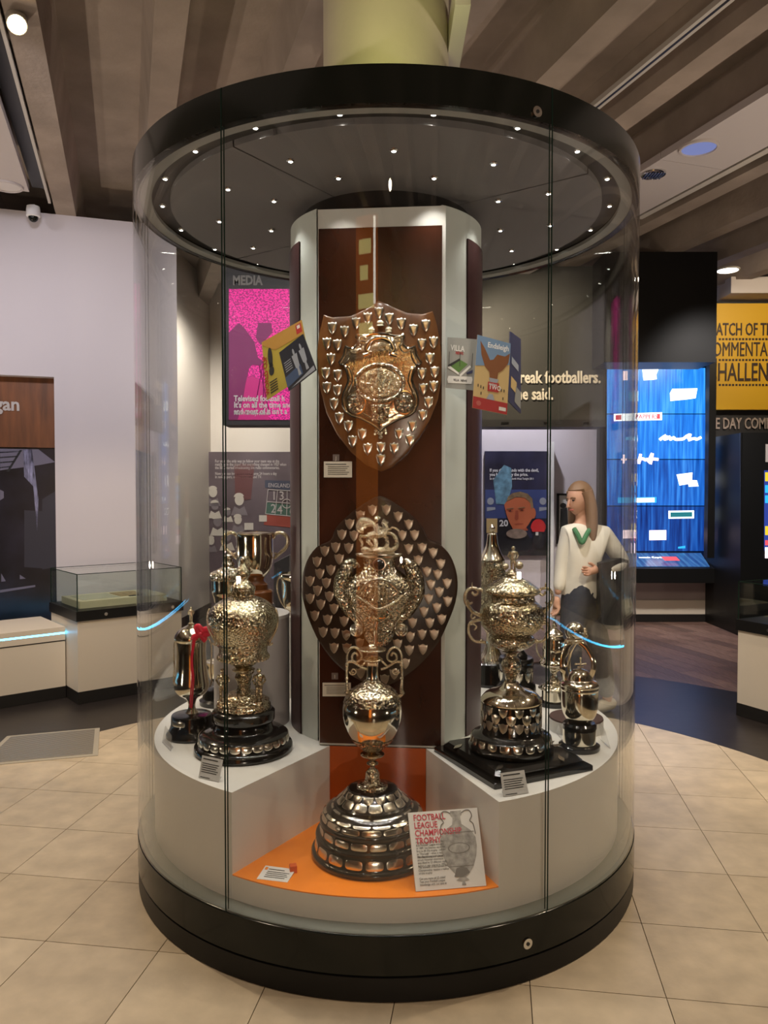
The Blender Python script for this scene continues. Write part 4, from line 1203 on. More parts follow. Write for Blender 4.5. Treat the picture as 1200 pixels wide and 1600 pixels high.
# upper shield
us = PL(595, 610, PY)
su = thing('trophy_shield', 'brown wooden shield with large silver crest, upper of two on the panel', 'shield', us)
CB, CF = PY - .004, PY - .030
half = [(592, 470), (612, 479), (636, 489), (660, 491), (676, 486), (682, 505), (687, 530), (690, 560), (690, 592), (684, 625), (672, 655), (655, 684), (632, 712), (612, 730), (596, 737), (572, 727), (548, 706), (526, 678), (510, 645), (501, 610), (497, 580), (496, 548), (499, 520), (506, 492), (520, 496), (548, 494), (575, 482)]
M['shieldwood'] = mat('shield_wood', (0.13, 0.052, 0.016), 0.26, var=0.3, vscale=5, stretch=(5, 5, 1), coat=0.25)
board(half, PY, CF, .035, 'wooden_board', M['shieldwood'], su)
def cpx(l, ox, oy, k):
    return [(ox + x / k, oy + y / k) for x, y in l]
us_pts = cpx([(575, 115), (472, 165), (365, 210), (258, 288), (145, 255), (672, 170), (783, 218), (897, 275), (1010, 232), (95, 400), (190, 415), (973, 407), (1082, 388), (133, 545), (1048, 540), (83, 675), (193, 695), (975, 678), (1092, 665), (95, 808), (193, 833), (985, 820), (1083, 798), (160, 960), (1035, 945), (210, 1090), (980, 1065), (293, 1165), (885, 1165), (420, 1240), (762, 1238), (332, 1305), (862, 1295), (472, 1375), (595, 1365), (717, 1370), (593, 1475)], 495, 470, 5.925)
me = shieldmesh('winner_shield', fancy, .0185, .0245, .006, M['plate'], .10)
copies('winner_shield', me, [(PL(x, y, CF - .004), AX, 1) for x, y in us_pts], su)
# big silver crest
hc = [(0, 190), (110, 195), (190, 222), (270, 218), (322, 205), (335, 240), (308, 290), (330, 350), (380, 395), (430, 392), (480, 365), (492, 420), (505, 480), (540, 550), (570, 590), (545, 622), (505, 620), (470, 700), (448, 780), (442, 850), (470, 930), (505, 1000), (525, 1090), (520, 1190), (480, 1270), (400, 1330), (310, 1360), (245, 1385), (130, 1445), (45, 1500), (0, 1550)]
KX, KY, KK = 594.2, 500, 8.89
outl = [(KX + x / KK, KY + y / KK) for x, y in hc] + [(KX - x / KK, KY + y / KK) for x, y in reversed(hc[1:-1])]
M['crest'] = mat('crest_silver', (0.80, 0.68, 0.48), 0.2, 1.0, bump=0.22, bscale=70)
board(outl, CF, CF - .010, .05, 'silver_crest', M['crest'], su)
MB().tube([PL(x, y, CF - .012) for x, y in outl], .0055, 8, True).build('crest_border', M['silver'], su)
inn = [(KX + (x - KX) * .87, KY + 95 + (y - KY - 95) * .87) for x, y in outl]
MB().tube([PL(x, y, CF - .015) for x, y in inn], .003, 7, True).build('inner_border', M['silver'], su)
ov = [(KX - 1 + 37 * cos(2 * PI * i / 48), KY + 98 + 28.5 * sin(2 * PI * i / 48)) for i in range(48)]
board([(KX - 1 + 33 * cos(2 * PI * i / 40), KY + 98 + 24.5 * sin(2 * PI * i / 40)) for i in range(40)], CF - .008, CF - .016, .1, 'oval_relief', mat('relief_silver', (.74, .62, .42), .2, 1.0, bump=.9, bscale=75), su)
MB().tube([PL(x, y, CF - .017) for x, y in ov], .0075, 8, True).rough(.0018, 160).build('oval_frame', M['chased'], su)
# relief players inside the oval
rl = MB()
for (x, y, s) in ((579, 593, 1), (590, 588, 1.2), (601, 592, 1), (610, 596, .9), (584, 602, .8)):
    rl.ball(PL(x, y - 8 * s, CF - .024), .006 * s, 8, 6)
    rl.tube(PP([(x, y - 6 * s), (x + 1, y), (x - 2, y + 7 * s), (x - 3, y + 13 * s)], CF - .022, 3), .005 * s, 6)
    rl.tube(PP([(x, y + 2), (x + 5, y + 6 * s), (x + 7, y + 12 * s)], CF - .022, 3), .0042 * s, 6)
    rl.tube(PP([(x - 7 * s, y - 2), (x, y - 4 * s), (x + 7 * s, y - 5 * s)], CF - .022, 3), .0036 * s, 6)
stuff(rl.build('relief_players', M['cast'], su))
for s in (-1, 1):
    cx_, cy_ = KX + s * 38, KY + 129
    board([(cx_ + 13 * cos(2 * PI * i / 28), cy_ + 16 * sin(2 * PI * i / 28)) for i in range(28)], CF - .008, CF - .016, .2, 'side_medallion', M['chased'], su)
    MB().tube([PL(cx_ + 15 * cos(2 * PI * i / 30), cy_ + 18 * sin(2 * PI * i / 30), CF - .017) for i in range(30)], .0045, 7, True).build('medallion_frame', M['silver'], su)
    MB().tube(PP([(KX + s * 12, 527), (KX + s * 20, 535), (KX + s * 22, 545), (KX + s * 16, 552), (KX + s * 26, 556)], CF - .016), [.008] * 21, 8, flat=FN).build('ribbon_scroll', M['silver'], su)
    MB().tube(PP([(KX + s * 22, 528), (KX + s * 30, 526), (KX + s * 34, 532), (KX + s * 32, 540)], CF - .014), .005, 7).build('corner_scroll', M['cast'], su)
MB().tube(PP([(KX - 22, 545), (KX - 15, 533), (KX, 528), (KX + 15, 533), (KX + 22, 545)], CF - .018), [.010] * 21, 8, flat=FN).build('ribbon_arch', M['silver'], su)
board([(KX - 16, 632), (KX + 16, 632), (KX + 13, 645), (KX + 13, 658), (KX, 662), (KX - 13, 658), (KX - 13, 645)], CF - .008, CF - .022, .12, 'name_tablet', M['gilt'], su)
for (dx, yy, r) in ((0, 507, .016), (-13, 517, .014), (13, 517, .014)):
    cw_ = MB()
    b_ = PL(KX + dx, yy + 3, CF - .012)
    cw_.lathe(b_.x, b_.y, [(r, b_.z), (r * 1.05, b_.z + .004), (r * .9, b_.z + .006), (r * 1.05, b_.z + .012), (r * .8, b_.z + .02), (r * .3, b_.z + .024), (.002, b_.z + .026)], 20, sy=.5)
    cw_.ball(b_ + Vector((0, 0, .029)), .0045, 8, 6)
    cw_.build('crown', M['cast'], su)
tx = L(1, 0, 0)
M['crestletter'] = mat('raised_letters', (0.42, 0.27, 0.13), 0.3, 1.0)
text('DIVISION', .024, M['crestletter'], su, PL(KX - 1, 556.5, CF - .0155), tx, (0, 0, 1), 'crest_lettering', .95, .0015, .0003, 'CENTER')
text('II', .024, M['crestletter'], su, PL(KX - 3, 566.5, CF - .0155), tx, (0, 0, 1), 'crest_lettering', 1.2, .0015, .0003, 'CENTER')
cb_ = MB()
for (x, y, r) in ((594, 676, .012), (588, 672, .009), (601, 672, .009), (595, 683, .008), (586, 678, .006), (603, 677, .006)):
    cb_.ball(PL(x, y, CF - .008), r, 8, 6, (1, .5, 1))
cb_.build('pendant_leaf', M['cast'], su)

# lower shield with the vase in relief
ls = PL(598, 920, PY)
sl = thing('trophy_shield', 'dark wooden shield with a silver vase in relief, lower on the panel', 'shield', ls)
k = 3.478
lo = cpx([(530, 122), (600, 152), (690, 215), (760, 290), (795, 358), (850, 380), (905, 430), (940, 500), (957, 590), (945, 700), (900, 820), (850, 920), (760, 1030), (650, 1115), (540, 1160), (430, 1125), (340, 1070), (270, 1005), (205, 915), (155, 810), (120, 700), (108, 595), (135, 480), (190, 400), (265, 362), (295, 295), (375, 215), (460, 155)], 440, 740, k)
LB, LF = PY, PY - .028
board(sm(lo, 3), LB, LF, .03, 'wooden_board', M['darkwood'], sl)
l_pts = cpx([(494, 200), (428, 230), (370, 275), (328, 333), (394, 338), (294, 402), (365, 406), (313, 465), (235, 422), (193, 480), (268, 525), (208, 545), (155, 585), (243, 595), (196, 637), (260, 668), (155, 680), (213, 712), (285, 735), (180, 773), (250, 795), (340, 803), (226, 862), (290, 867), (352, 878), (285, 948), (355, 950), (423, 923), (569, 198), (633, 235), (690, 278), (655, 337), (722, 335), (690, 410), (764, 406), (743, 473), (823, 432), (864, 492), (790, 535), (848, 550), (811, 605), (899, 598), (857, 645), (799, 682), (902, 695), (843, 730), (773, 752), (870, 792), (711, 812), (805, 812), (699, 888), (763, 875), (829, 875), (630, 928), (694, 960), (768, 955), (672, 1032), (430, 1085), (612, 1090), (500, 1010), (560, 1120)], 440, 740, k)
me = shieldmesh('winner_shield', heater, .0185, .0215, .003, M['dullplate'], .1)
copies('winner_shield', me, [(PL(x, y, LF - .004), AX, 1) for x, y in l_pts], sl)
kv = 7.273
def v(x, y):
    return (515 + x / kv, 790 + y / kv)
vc = PL(592, 900, LF)
Mv = lambda hw, y: (PL(592 + hw / kv, 790 + y / kv, LF) - PL(592, 790 + y / kv, LF)).length
def vase(name, prof, m, dep, amp=.0, mx=592, per=4):
    out = []
    for hw, y in prof:
        out.append((Mv(hw, y), PL(mx, 790 + y / kv, LF).z))
    out = [(max(0, p.x), p.y) for p in spline(out, per)][::-1]
    b = MB()
    b.lathe(0, 0, out, 40, -PI / 2, PI / 2, sy=dep)
    o_ = PL(mx, 900, LF)
    b.v = [Vector((o_.x, o_.y, 0)) + Vector((tx.x * p.x, tx.y * p.x, p.z)) - FN * p.y for p in b.v]
    if amp:
        b.rough(amp, 150)
    return b.build(name, m, sl)
vase('vase_body', [(190, 590), (186, 640), (195, 690), (240, 740), (320, 800), (390, 860), (425, 920), (425, 980), (400, 1060), (350, 1150), (290, 1240), (235, 1320), (205, 1390), (190, 1440)], M['chased'], .42, .0016)
vase('vase_lip', [(230, 532), (265, 536), (277, 548), (268, 566), (235, 590), (195, 605)], M['plate'], .45, .0008)
vase('vase_foot', [(190, 1420), (180, 1470), (150, 1530), (110, 1570), (60, 1600)], M['chased'], .5, .0014)
for s in (-1, 1):
    X_ = lambda x: 592 + s * (560 - x) / kv
    Y_ = lambda y: 790 + y / kv
    pts = [(X_(300), Y_(700)), (X_(270), Y_(655)), (X_(210), Y_(680)), (X_(160), Y_(780)), (X_(135), Y_(900)), (X_(140), Y_(1010)), (X_(190), Y_(1130)), (X_(250), Y_(1230)), (X_(310), Y_(1310)), (X_(335), Y_(1370))]
    P_ = PP(pts, LF - .012, 5)
    nP = len(P_)
    rs = [(.012 + .020 * sin(min(1, i / nP * 1.15) * PI)) for i in range(nP)]
    MB().tube(P_, rs, 12).rough(.0018, 130).build('acanthus_shoulder', M['chased'], sl)
    MB().tube(PP([(x - s * 5.5, y) for x, y in pts], LF - .022, 5), .0045, 8).build('shoulder_bead', M['plate'], sl)
    vx, vy = X_(305), Y_(1412)
    vo = MB()
    for rr, cc_ in ((7.6, .020), (4.6, .027)):
        vo.tube([PL(vx + rr * cos(2 * PI * i / 24), vy + rr * sin(2 * PI * i / 24), LF - cc_) for i in range(24)], .0085 if rr > 5 else .005, 8, True)
    vo.ball(PL(vx, vy, LF - .026), .008, 10, 8)
    vo.build('volute', M['plate'], sl)
bl = PL(*v(565, 668), LF - .072)
MB().ball(bl, .021, 20, 12).build('dark_cabochon', mat('dark_stone', (.015, .012, .012), .06, coat=.6), sl, 'dark polished round stone')
MB().tube([PL(*v(565 + 68 * cos(2 * PI * i / 28), 668 + 62 * sin(2 * PI * i / 28)), LF - .070) for i in range(28)], .004, 7, True).build('cabochon_ring', M['plate'], sl)
MB().tube(PP([(*v(330, 990), .085), (*v(430, 880), .13), (*v(560, 835), .155), (*v(690, 880), .13), (*v(790, 990), .085)], LF - .012, 6), .0045, 8).build('arch_band', M['plate'], sl)
MB().tube(PP([(*v(300, 1030), .08), (*v(430, 1110), .13), (*v(500, 1160), .14), (*v(560, 1180), .145), (*v(640, 1150), .14), (*v(720, 1110), .13), (*v(830, 1020), .08)], LF - .006, 6), .005, 8).build('garland_band', M['cast'], sl)
rf = MB()
for (x, y, s) in ((470, 960, 1.0), (520, 930, 1.1), (560, 990, 1.2), (610, 940, 1.1), (650, 990, 1.0), (520, 1040, .9)):
    rf.ball(PL(*v(x, y - 38 * s), LF - .150), .0055 * s, 8, 6)
    rf.tube([PL(*v(x, y - 26 * s), LF - .150), PL(*v(x + 4, y + 16 * s), LF - .150), PL(*v(x - 8, y + 60 * s), LF - .138)], .0055 * s, 7)
    rf.tube([PL(*v(x - 34 * s, y), LF - .146), PL(*v(x, y - 16 * s), LF - .152), PL(*v(x + 34 * s, y + 8), LF - .146)], .0038 * s, 6)
stuff(rf.build('relief_figures', M['cast'], sl))
MB().tube([PL(*v(585 + 82 * cos(2 * PI * i / 30), 1232 + 52 * sin(2 * PI * i / 30)), LF - .118) for i in range(30)], .0065, 8, True).rough(.001, 200).build('medallion', M['silver'], sl)
MB().tube(PP([(*v(545, 1300), .105), (*v(528, 1380), .085), (*v(522, 1470), .072), (*v(520, 1560), .05)], LF - .006, 5), [.011 - .0003 * i for i in range(16)], 10).rough(.001, 200).build('central_leaf', M['silver'], sl)
# rider, horse and dragon finial
hs = MB()
HC = LF - .055
def hp(l, r, per=4, n=8):
    p_ = PP([v(x, y) for x, y in l], HC, per)
    if isinstance(r, tuple):
        r = [r[0] + (r[1] - r[0]) * i / (len(p_) - 1) for i in range(len(p_))]
    hs.tube(p_, [q * 1.35 for q in r] if isinstance(r, list) else r * 1.35, n)
hp([(450, 350), (500, 330), (560, 330), (610, 315)], (.014, .013))
hp([(600, 320), (640, 270), (625, 215), (600, 190)], (.011, .007))
hp([(600, 175), (640, 195), (665, 205)], (.008, .005))
hp([(610, 330), (660, 310), (720, 330), (740, 375)], (.007, .0035))
hp([(600, 340), (650, 370), (640, 420)], (.007, .0035))
hp([(460, 360), (440, 410), (480, 450), (470, 490)], (.009, .004))
hp([(500, 360), (530, 430), (515, 500), (545, 515)], (.009, .004))
hp([(450, 345), (400, 350), (360, 345), (345, 380), (370, 420), (365, 470)], (.006, .004))
hp([(540, 320), (535, 260), (520, 215)], (.013, .010))
hs.ball(PL(*v(535, 160), HC), .010, 10, 8)
hp([(515, 150), (540, 130), (575, 150)], (.004, .004))
hp([(510, 220), (440, 180), (370, 170), (340, 220), (350, 270), (390, 280)], (.009, .011))
hp([(480, 210), (420, 220), (390, 250)], (.008, .009))
hp([(535, 225), (590, 260), (680, 270), (710, 250), (760, 265), (790, 295)], (.005, .0025))
hp([(640, 470), (690, 500), (750, 480), (765, 420), (740, 350), (690, 320)], (.008, .004))
hp([(560, 500), (620, 490), (660, 430), (640, 380)], (.008, .005))
hp([(480, 505), (560, 515), (650, 512), (720, 505)], (.010, .008))
hp([(700, 500), (760, 460), (740, 430)], (.006, .003))
hp([(400, 520), (380, 500), (410, 495), (470, 515)], (.008, .008))
hs.rough(.0012, 220)
hs.build('horse_and_rider', M['cast'], sl)
bb = MB()
pq = [PL(*v(380, 535), HC), PL(*v(740, 535), HC)]
bb.tube([pq[0], pq[1]], .008, 8)
bb.build('finial_ground', M['plate'], sl)

# small labels on the panel
M['label'] = mat('label_card', (0.60, 0.55, 0.46), 0.6)
def planar(q):
    n = (q[1] - q[0]).cross((q[2] + q[3]) / 2 - (q[0] + q[1]) / 2)
    for i in (2, 3):
        r = q[i] - CAM
        q[i] = CAM + r * (n.dot(q[0] - CAM) / n.dot(r))
def flatcard(name, label, cat, quad, th, m, group=None):
    planar(quad)
    c_ = sum(quad, Vector()) / len(quad)
    t = thing(name, label, cat, c_, group)
    n = (quad[1] - quad[0]).cross(quad[-1] - quad[0]).normalized()
    MB().prism(quad, n * -th).build('card', m, t, smooth=0)
    return t, n
def lines(t, quad, rows, n, m, name='print_line'):
    """printed rows on a card: (u0, u1, v, height) fractions, v from the top"""
    A, B, C_, D = quad            # bottom-left, bottom-right, top-right, top-left
    for u0, u1, vv, h in rows:
        def q(u, w_):
            return A.lerp(B, u).lerp(D.lerp(C_, u), 1 - w_) + n * .0006
        MB().add([q(u0, vv), q(u1, vv), q(u1, vv - h), q(u0, vv - h)], [(0, 1, 2, 3)]).build(name, m, t, smooth=0)
def panelquad(x0, y0, x1, y1, c):
    return [PL(x0, y1, c), PL(x1, y1, c), PL(x1, y0, c), PL(x0, y0, c)]
for (x0, y0, x1, y1, lb) in ((506, 721, 550, 746, 'small cream caption card on the panel under the upper shield'), (504, 1067, 548, 1088, 'small cream caption card on the panel left of the urn handle')):
    qd = panelquad(x0, y0, x1, y1, PY - .006)
    t, n = flatcard('caption_card', lb, 'label', qd, .003, M['label'])
    lines(t, qd, [(.06, .8, .20, .05)] + [(.14, .9 - .06 * (i % 3), .34 + i * .12, .04) for i in range(5)], n, M['ink'])
M['number'] = mat('number_tile', (0.13, 0.10, 0.09), 0.5)
for (x, y, lb) in ((525, 715, 'tiny grey number tile above the upper caption card'), (523, 1056.5, 'tiny grey number tile above the lower caption card')):
    qd = panelquad(x - 5, y - 5, x + 5, y + 5, PY - .006)
    t, n = flatcard('number_tile', lb, 'label', qd, .003, M['number'])
    text('J' if y < 800 else 'I', .02, M['label'], t, PL(x, y + 3.5, PY - .0062), tx, (0, 0, 1), 'letter', 1, .0004, 0, 'CENTER')

# programmes held on thin rods beside the core
def booklet(name, label, quad, th, m, rod_to):
    t, n = flatcard(name, label, 'programme', quad, th, m)
    c_ = sum(quad, Vector()) / 4
    return t, n
def bq(quad, u, w_, n, k=.0008):
    A, B, C_, D = quad
    return A.lerp(B, u).lerp(D.lerp(C_, u), 1 - w_) + n * k
def patch(t, quad, n, pts, name, m, k=.0008):
    MB().prism([bq(quad, u, w_, n, k) for u, w_ in pts], n * .0004).build(name, m, t, smooth=0)
def rod(t, a, b):
    MB().tube([a, b], .0035, 8).build('support_rod', M['acrylic'], t)
def col_m(name, c, r=.45):
    return mat(name, c, r)
def ell(cu_, cv, ru_, rv, n=16):
    return [(cu_ + ru_ * cos(2 * PI * i / n), cv + rv * sin(2 * PI * i / n)) for i in range(n)]
M['pyellow'] = col_m('cover_yellow', (.42, .33, .05))
M['pochre'] = col_m('cover_ochre', (.45, .24, .05))
M['pnight'] = col_m('cover_night', (.012, .015, .028))
M['pblue'] = col_m('cover_blue', (.05, .09, .19))
M['psilver'] = col_m('cover_silver_print', (.35, .38, .44))
M['pred'] = col_m('cover_red', (.40, .03, .03))
M['psky'] = col_m('cover_sky', (.18, .29, .45))
M['psand'] = col_m('cover_sand', (.62, .45, .20))
M['peagle'] = col_m('cover_eagle', (.23, .085, .03))
M['pgrey'] = col_m('cover_grey', (.30, .30, .28))
M['pgreen'] = col_m('cover_green', (.10, .20, .05))
M['pnavy'] = col_m('cover_navy', (.05, .055, .12))
# left: yellow cup programme behind a dark one
def Wq(l, d):
    return [W(x, y, d + dd) for x, y, dd in l]
qa = Wq([(417, 626, 0), (441, 613, -.02), (473, 500, -.03), (409, 536, 0)], 2.98)
qa = Wq([(417, 625, 0), (487, 580, -.06), (471, 500, -.06), (409, 535, 0)], 2.98)
ta, na = booklet('programme', 'yellow football programme with a trophy drawing, hung at the left of the column', qa, .004, M['pyellow'], None)
patch(ta, qa, na, [(.0, .0), (1, .0), (1, .26), (.30, .26), (.0, .05)], 'cover_band', M['pochre'])
patch(ta, qa, na, ell(.17, .33, .055, .17), 'cover_cup', M['ink'], .0012)
patch(ta, qa, na, [(.12, .50), (.22, .50), (.20, .42), (.14, .42)], 'cover_cup_stem', M['ink'], .0012)
patch(ta, qa, na, ell(.17, .57, .06, .08), 'cover_cup_base', M['ink'], .0012)
patch(ta, qa, na, [(.84, .04), (.97, .04), (.97, .21), (.84, .21)], 'cover_badge', M['pred'], .0012)
patch(ta, qa, na, [(.87, .06), (.94, .06), (.94, .12), (.87, .12)], 'cover_badge_mark', M['paper'], .0016)
yd = (qa[3] - qa[0]).normalized()
xd = (qa[1] - qa[0]).normalized()
for i in range(5):
    patch(ta, qa, na, [(.10, .74 + i * .045), (.27, .74 + i * .045), (.27, .76 + i * .045), (.10, .76 + i * .045)], 'cover_print', M['ink'], .0012)
text('WORLD CUP', .028, M['pred'], ta, bq(qa, .075, .93, na, .0012), yd, -xd, 'cover_lettering', .9, .0003, .0004)
rod(ta, bq(qa, .9, .45, na, -.004), L(-.405, -.15, bq(qa, .9, .45, na).z))
qb = Wq([(451, 611, 0), (494, 578, -.05), (473, 522, -.05), (436, 551, 0)], 2.89)
tb, nb = booklet('programme', 'dark programme with a silver cup photo, overlapping the yellow one', qb, .006, M['pnight'], None)
patch(tb, qb, nb, [(.12, .98), (.98, .98), (.98, .86), (.6, .92)], 'cover_table', M['psilver'])
patch(tb, qb, nb, [(.0, .66), (.6, .60), (.6, .86), (.0, .92)], 'cover_cloth', M['pblue'])
for cu_ in (.50, .78):
    patch(tb, qb, nb, [(cu_ - .10, .30), (cu_ + .10, .30), (cu_ + .07, .62), (cu_ + .03, .66), (cu_ + .05, .84), (cu_ - .05, .84), (cu_ - .03, .66), (cu_ - .07, .62)], 'cover_cup', M['psilver'], .0012)
    patch(tb, qb, nb, ell(cu_, .24, .035, .09), 'cover_cup_lid', M['psilver'], .0012)
for i in range(5):
    patch(tb, qb, nb, [(.08, .32 + i * .055), (.34, .32 + i * .055), (.34, .34 + i * .055), (.08, .34 + i * .055)], 'cover_print', M['psilver'], .0012)
rod(tb, bq(qb, .9, .55, nb, -.006), L(-.395, -.17, bq(qb, .9, .55, nb).z))
# right: grey stadium programme, blue and red eagle programme, and one seen edge-on
qc = Wq([(697, 606, 0), (740, 610, .05), (745, 530, .05), (700, 527, 0)], 2.90)
tc_, nc = booklet('programme', 'grey programme with a green pitch drawing, flat on the column right of the panel', qc, .003, M['pgrey'], None)
patch(tc_, qc, nc, [(.10, .56), (.47, .43), (.73, .50), (.42, .68)], 'cover_pitch', M['pgreen'])
patch(tc_, qc, nc, [(.02, .55), (.42, .40), (.46, .43), (.08, .59)], 'cover_stand', M['ink'], .0012)
patch(tc_, qc, nc, [(.10, .56), (.42, .68), (.42, .72), (.02, .60)], 'cover_stand', M['paper'], .0012)
patch(tc_, qc, nc, [(.45, .72), (.80, .52), (.85, .55), (.48, .76)], 'cover_stand', M['paper'], .0012)
patch(tc_, qc, nc, [(.68, .67), (.92, .60), (.92, .66), (.72, .70)], 'cover_stand', M['pnavy'], .0012)
for u in (.06, .44, .88):
    patch(tc_, qc, nc, [(u - .008, .28), (u + .008, .28), (u + .008, .56), (u - .008, .56)], 'cover_pylon', M['ink'], .0014)
patch(tc_, qc, nc, [(.06, .76), (.90, .74), (.93, .80), (.90, .88), (.06, .90), (.03, .83)], 'cover_caption', M['paper'])
yc = (qc[3] - qc[0]).normalized()
xc_ = (qc[1] - qc[0]).normalized()
text('VILLA', .030, M['paper'], tc_, bq(qc, .10, .25, nc, .0012), xc_, yc, 'cover_lettering', .8, .0003, .0004)
text('NEWS', .015, M['pred'], tc_, bq(qc, .28, .32, nc, .0012), xc_, yc, 'cover_lettering', .8, .0003, .0003)
text('VILLA   NEWS', .012, M['ink'], tc_, bq(qc, .24, .85, nc, .0014), xc_, yc, 'cover_lettering', .8, .0003, .0003)
rod(tc_, bq(qc, .5, .5, nc, -.003), L(.355, -.21, bq(qc, .5, .5, nc).z))
qd_ = Wq([(738, 637, 0), (792, 648, .0), (798, 537, .0), (746, 523, 0)], 2.76)
td, nd_ = booklet('programme', 'bright programme with a brown eagle over a yellow stadium, right of the column', qd_, .007, M['psand'], None)
patch(td, qd_, nd_, [(0, 0), (1, 0), (1, .30), (.55, .36), (.0, .42)], 'cover_sky', M['psky'])
patch(td, qd_, nd_, [(0, .84), (1, .84), (1, 1), (0, 1)], 'cover_footer', M['pred'])
patch(td, qd_, nd_, [(.10, .07), (.25, .16), (.42, .30), (.52, .28), (.62, .20), (.85, .20), (.99, .14), (.96, .28), (.80, .40), (.68, .45), (.66, .54), (.44, .54), (.42, .46), (.28, .40), (.16, .26)], 'cover_eagle', M['peagle'], .0012)
patch(td, qd_, nd_, [(.42, .54), (.70, .54), (.66, .60), (.46, .60)], 'cover_eagle_tail', M['psilver'], .0013)
patch(td, qd_, nd_, [(.40, .60), (.72, .59), (.72, .72), (.40, .73)], 'cover_title_box', M['pred'], .0014)
for u, w_ in ((.12, .66), (.20, .67), (.28, .68), (.80, .66), (.88, .66), (.22, .76), (.86, .77)):
    patch(td, qd_, nd_, [(u - .012, w_), (u + .012, w_), (u + .012, w_ + .04), (u - .012, w_ + .04)], 'cover_window', M['ink'], .0013)
patch(td, qd_, nd_, [(.38, .84), (.62, .84), (.56, .76), (.46, .76)], 'cover_fountain', M['psilver'], .0014)
xx_, yy_ = (qd_[1] - qd_[0]).normalized(), (qd_[3] - qd_[0]).normalized()
text('Endsleigh', .026, M['white'], td, bq(qd_, .32, .13, nd_, .0012), xx_, yy_, 'cover_lettering', .8, .0003, .0005)
text('TWO', .024, M['white'], td, bq(qd_, .43, .695, nd_, .0018), xx_, yy_, 'cover_lettering', .75, .0003, .0004)
text('DIVISION', .009, M['white'], td, bq(qd_, .43, .64, nd_, .0018), xx_, yy_, 'cover_lettering', .8, .0003, .0002)
patch(td, qd_, nd_, [(.76, .91), (.96, .91), (.96, .96), (.76, .96)], 'cover_badge', M['paper'], .0012)
patch(td, qd_, nd_, ell(.17, .92, .07, .035), 'cover_seal', col_m('seal_red', (.5, .12, .1)), .0012)
rod(td, bq(qd_, .2, .6, nd_, -.007), L(.38, -.165, bq(qd_, .2, .6, nd_).z))
qe = Wq([(794, 626, -.02), (814, 646, .12), (814, 530, .14), (798, 518, -.02)], 2.84)
te, ne = booklet('programme', 'navy programme turned almost edge-on, beside the eagle programme', qe, .005, M['pnavy'], None)
patch(te, qe, ne, [(.15, .34), (.75, .38), (.75, .47), (.15, .44)], 'cover_panel', M['psilver'])
patch(te, qe, ne, [(.15, .62), (.6, .64), (.6, .80), (.15, .78)], 'cover_panel', M['psand'])
patch(te, qe, ne, [(.55, .70), (.95, .72), (.95, .95), (.45, .93)], 'cover_photo', M['pgrey'])
rod(te, bq(qe, .3, .6, ne, -.004), L(.41, -.05, bq(qe, .3, .6, ne).z))

# info board in the bay, caption and cube on the orange floor
qf = [PZ(650, 1393, DO + .004), PZ(760, 1384, DO + .004), W(745.5, 1262, 2.575), W(637.5, 1270, 2.575)]
tf, nf = flatcard('info_board', 'white information board with red heading and urn drawing, leaning in the orange bay', 'sign', qf, .010, M['paper'])
xf, yf = (qf[1] - qf[0]).normalized(), (qf[3] - qf[0]).normalized()
text('FOOTBALL\nLEAGUE\nCHAMPIONSHIP\nTROPHY', .0278, M['redink'], tf, bq(qf, .065, .115, nf, .0012), xf, yf, 'heading', .80, .0003, .0003, spacing=.87)
for s_, w_ in (('Preston North End were the\nfirst Football League winners\nin 1889, but Everton were the\nfirst to lift this trophy - known\nas \'The Lady\' - when it was\nintroduced two years later.', .41), ('This fine example of specially\nstruck Victorian silverware\nwas lifted by 23 different clubs\nbefore it was retired in 1992.', .595), ('The winners of the current EFL\nChampionship receive a replica\nof this trophy.', .725), ('Can you name all 23 clubs?\nTest your Football League\nknowledge with our quiz at', .865)):
    text(s_, .0092, M['ink'], tf, bq(qf, .065, w_, nf, .0012), xf, yf, 'body_text', .86, .0002, 0, spacing=.95)
M['eng1'] = mat('engraving_grey', (0.34, 0.33, 0.31), 0.6, var=.35, vscale=60)
M['eng2'] = mat('engraving_dark', (0.16, 0.15, 0.14), 0.6)
urn = [(.60, .02), (.76, .02), (.76, .08), (.735, .10), (.745, .20), (.80, .24), (.87, .29), (.925, .38), (.93, .50), (.905, .62), (.85, .74), (.77, .84), (.72, .87), (.77, .91), (.70, .92), (.715, .97), (.655, .97), (.67, .92), (.58, .91), (.64, .87), (.58, .83), (.50, .74), (.44, .62), (.41, .50), (.415, .38), (.46, .29), (.54, .24), (.61, .20), (.63, .10), (.60, .08)]
patch(tf, qf, nf, urn, 'urn_drawing', M['eng1'])
for s in (-1, 1):
    hq = [(.68 + s * .08, .05), (.68 + s * .14, .02), (.68 + s * .2, .03), (.68 + s * .225, .10), (.68 + s * .19, .16), (.68 + s * .23, .20), (.68 + s * .245, .28), (.68 + s * .25, .34)]
    MB().tube(spline([bq(qf, a, b, nf, .0012) for a, b in hq], 4), .0016, 5).build('handle_drawing', M['eng2'], tf)
for vv in (.30, .73):
    patch(tf, qf, nf, [(.45 if vv < .5 else .50, vv), (.91 if vv < .5 else .85, vv), (.91 if vv < .5 else .85, vv + .008), (.45 if vv < .5 else .50, vv + .008)], 'drawing_band', M['eng2'], .0013)
patch(tf, qf, nf, [(.56, .86), (.60, .76), (.675, .74), (.75, .76), (.79, .82), (.675, .87)], 'drawing_leaf', M['eng2'], .0013)
patch(tf, qf, nf, ell(.67, .505, .16, .07), 'drawing_crest', M['eng2'], .0012)
patch(tf, qf, nf, ell(.67, .505, .145, .06), 'drawing_crest_fill', M['eng1'], .0014)
qg = [PZ(401, 1373, DO + .003), PZ(449, 1378.5, DO + .003), PZ(462, 1361, DO + .003), PZ(415, 1355, DO + .003)]
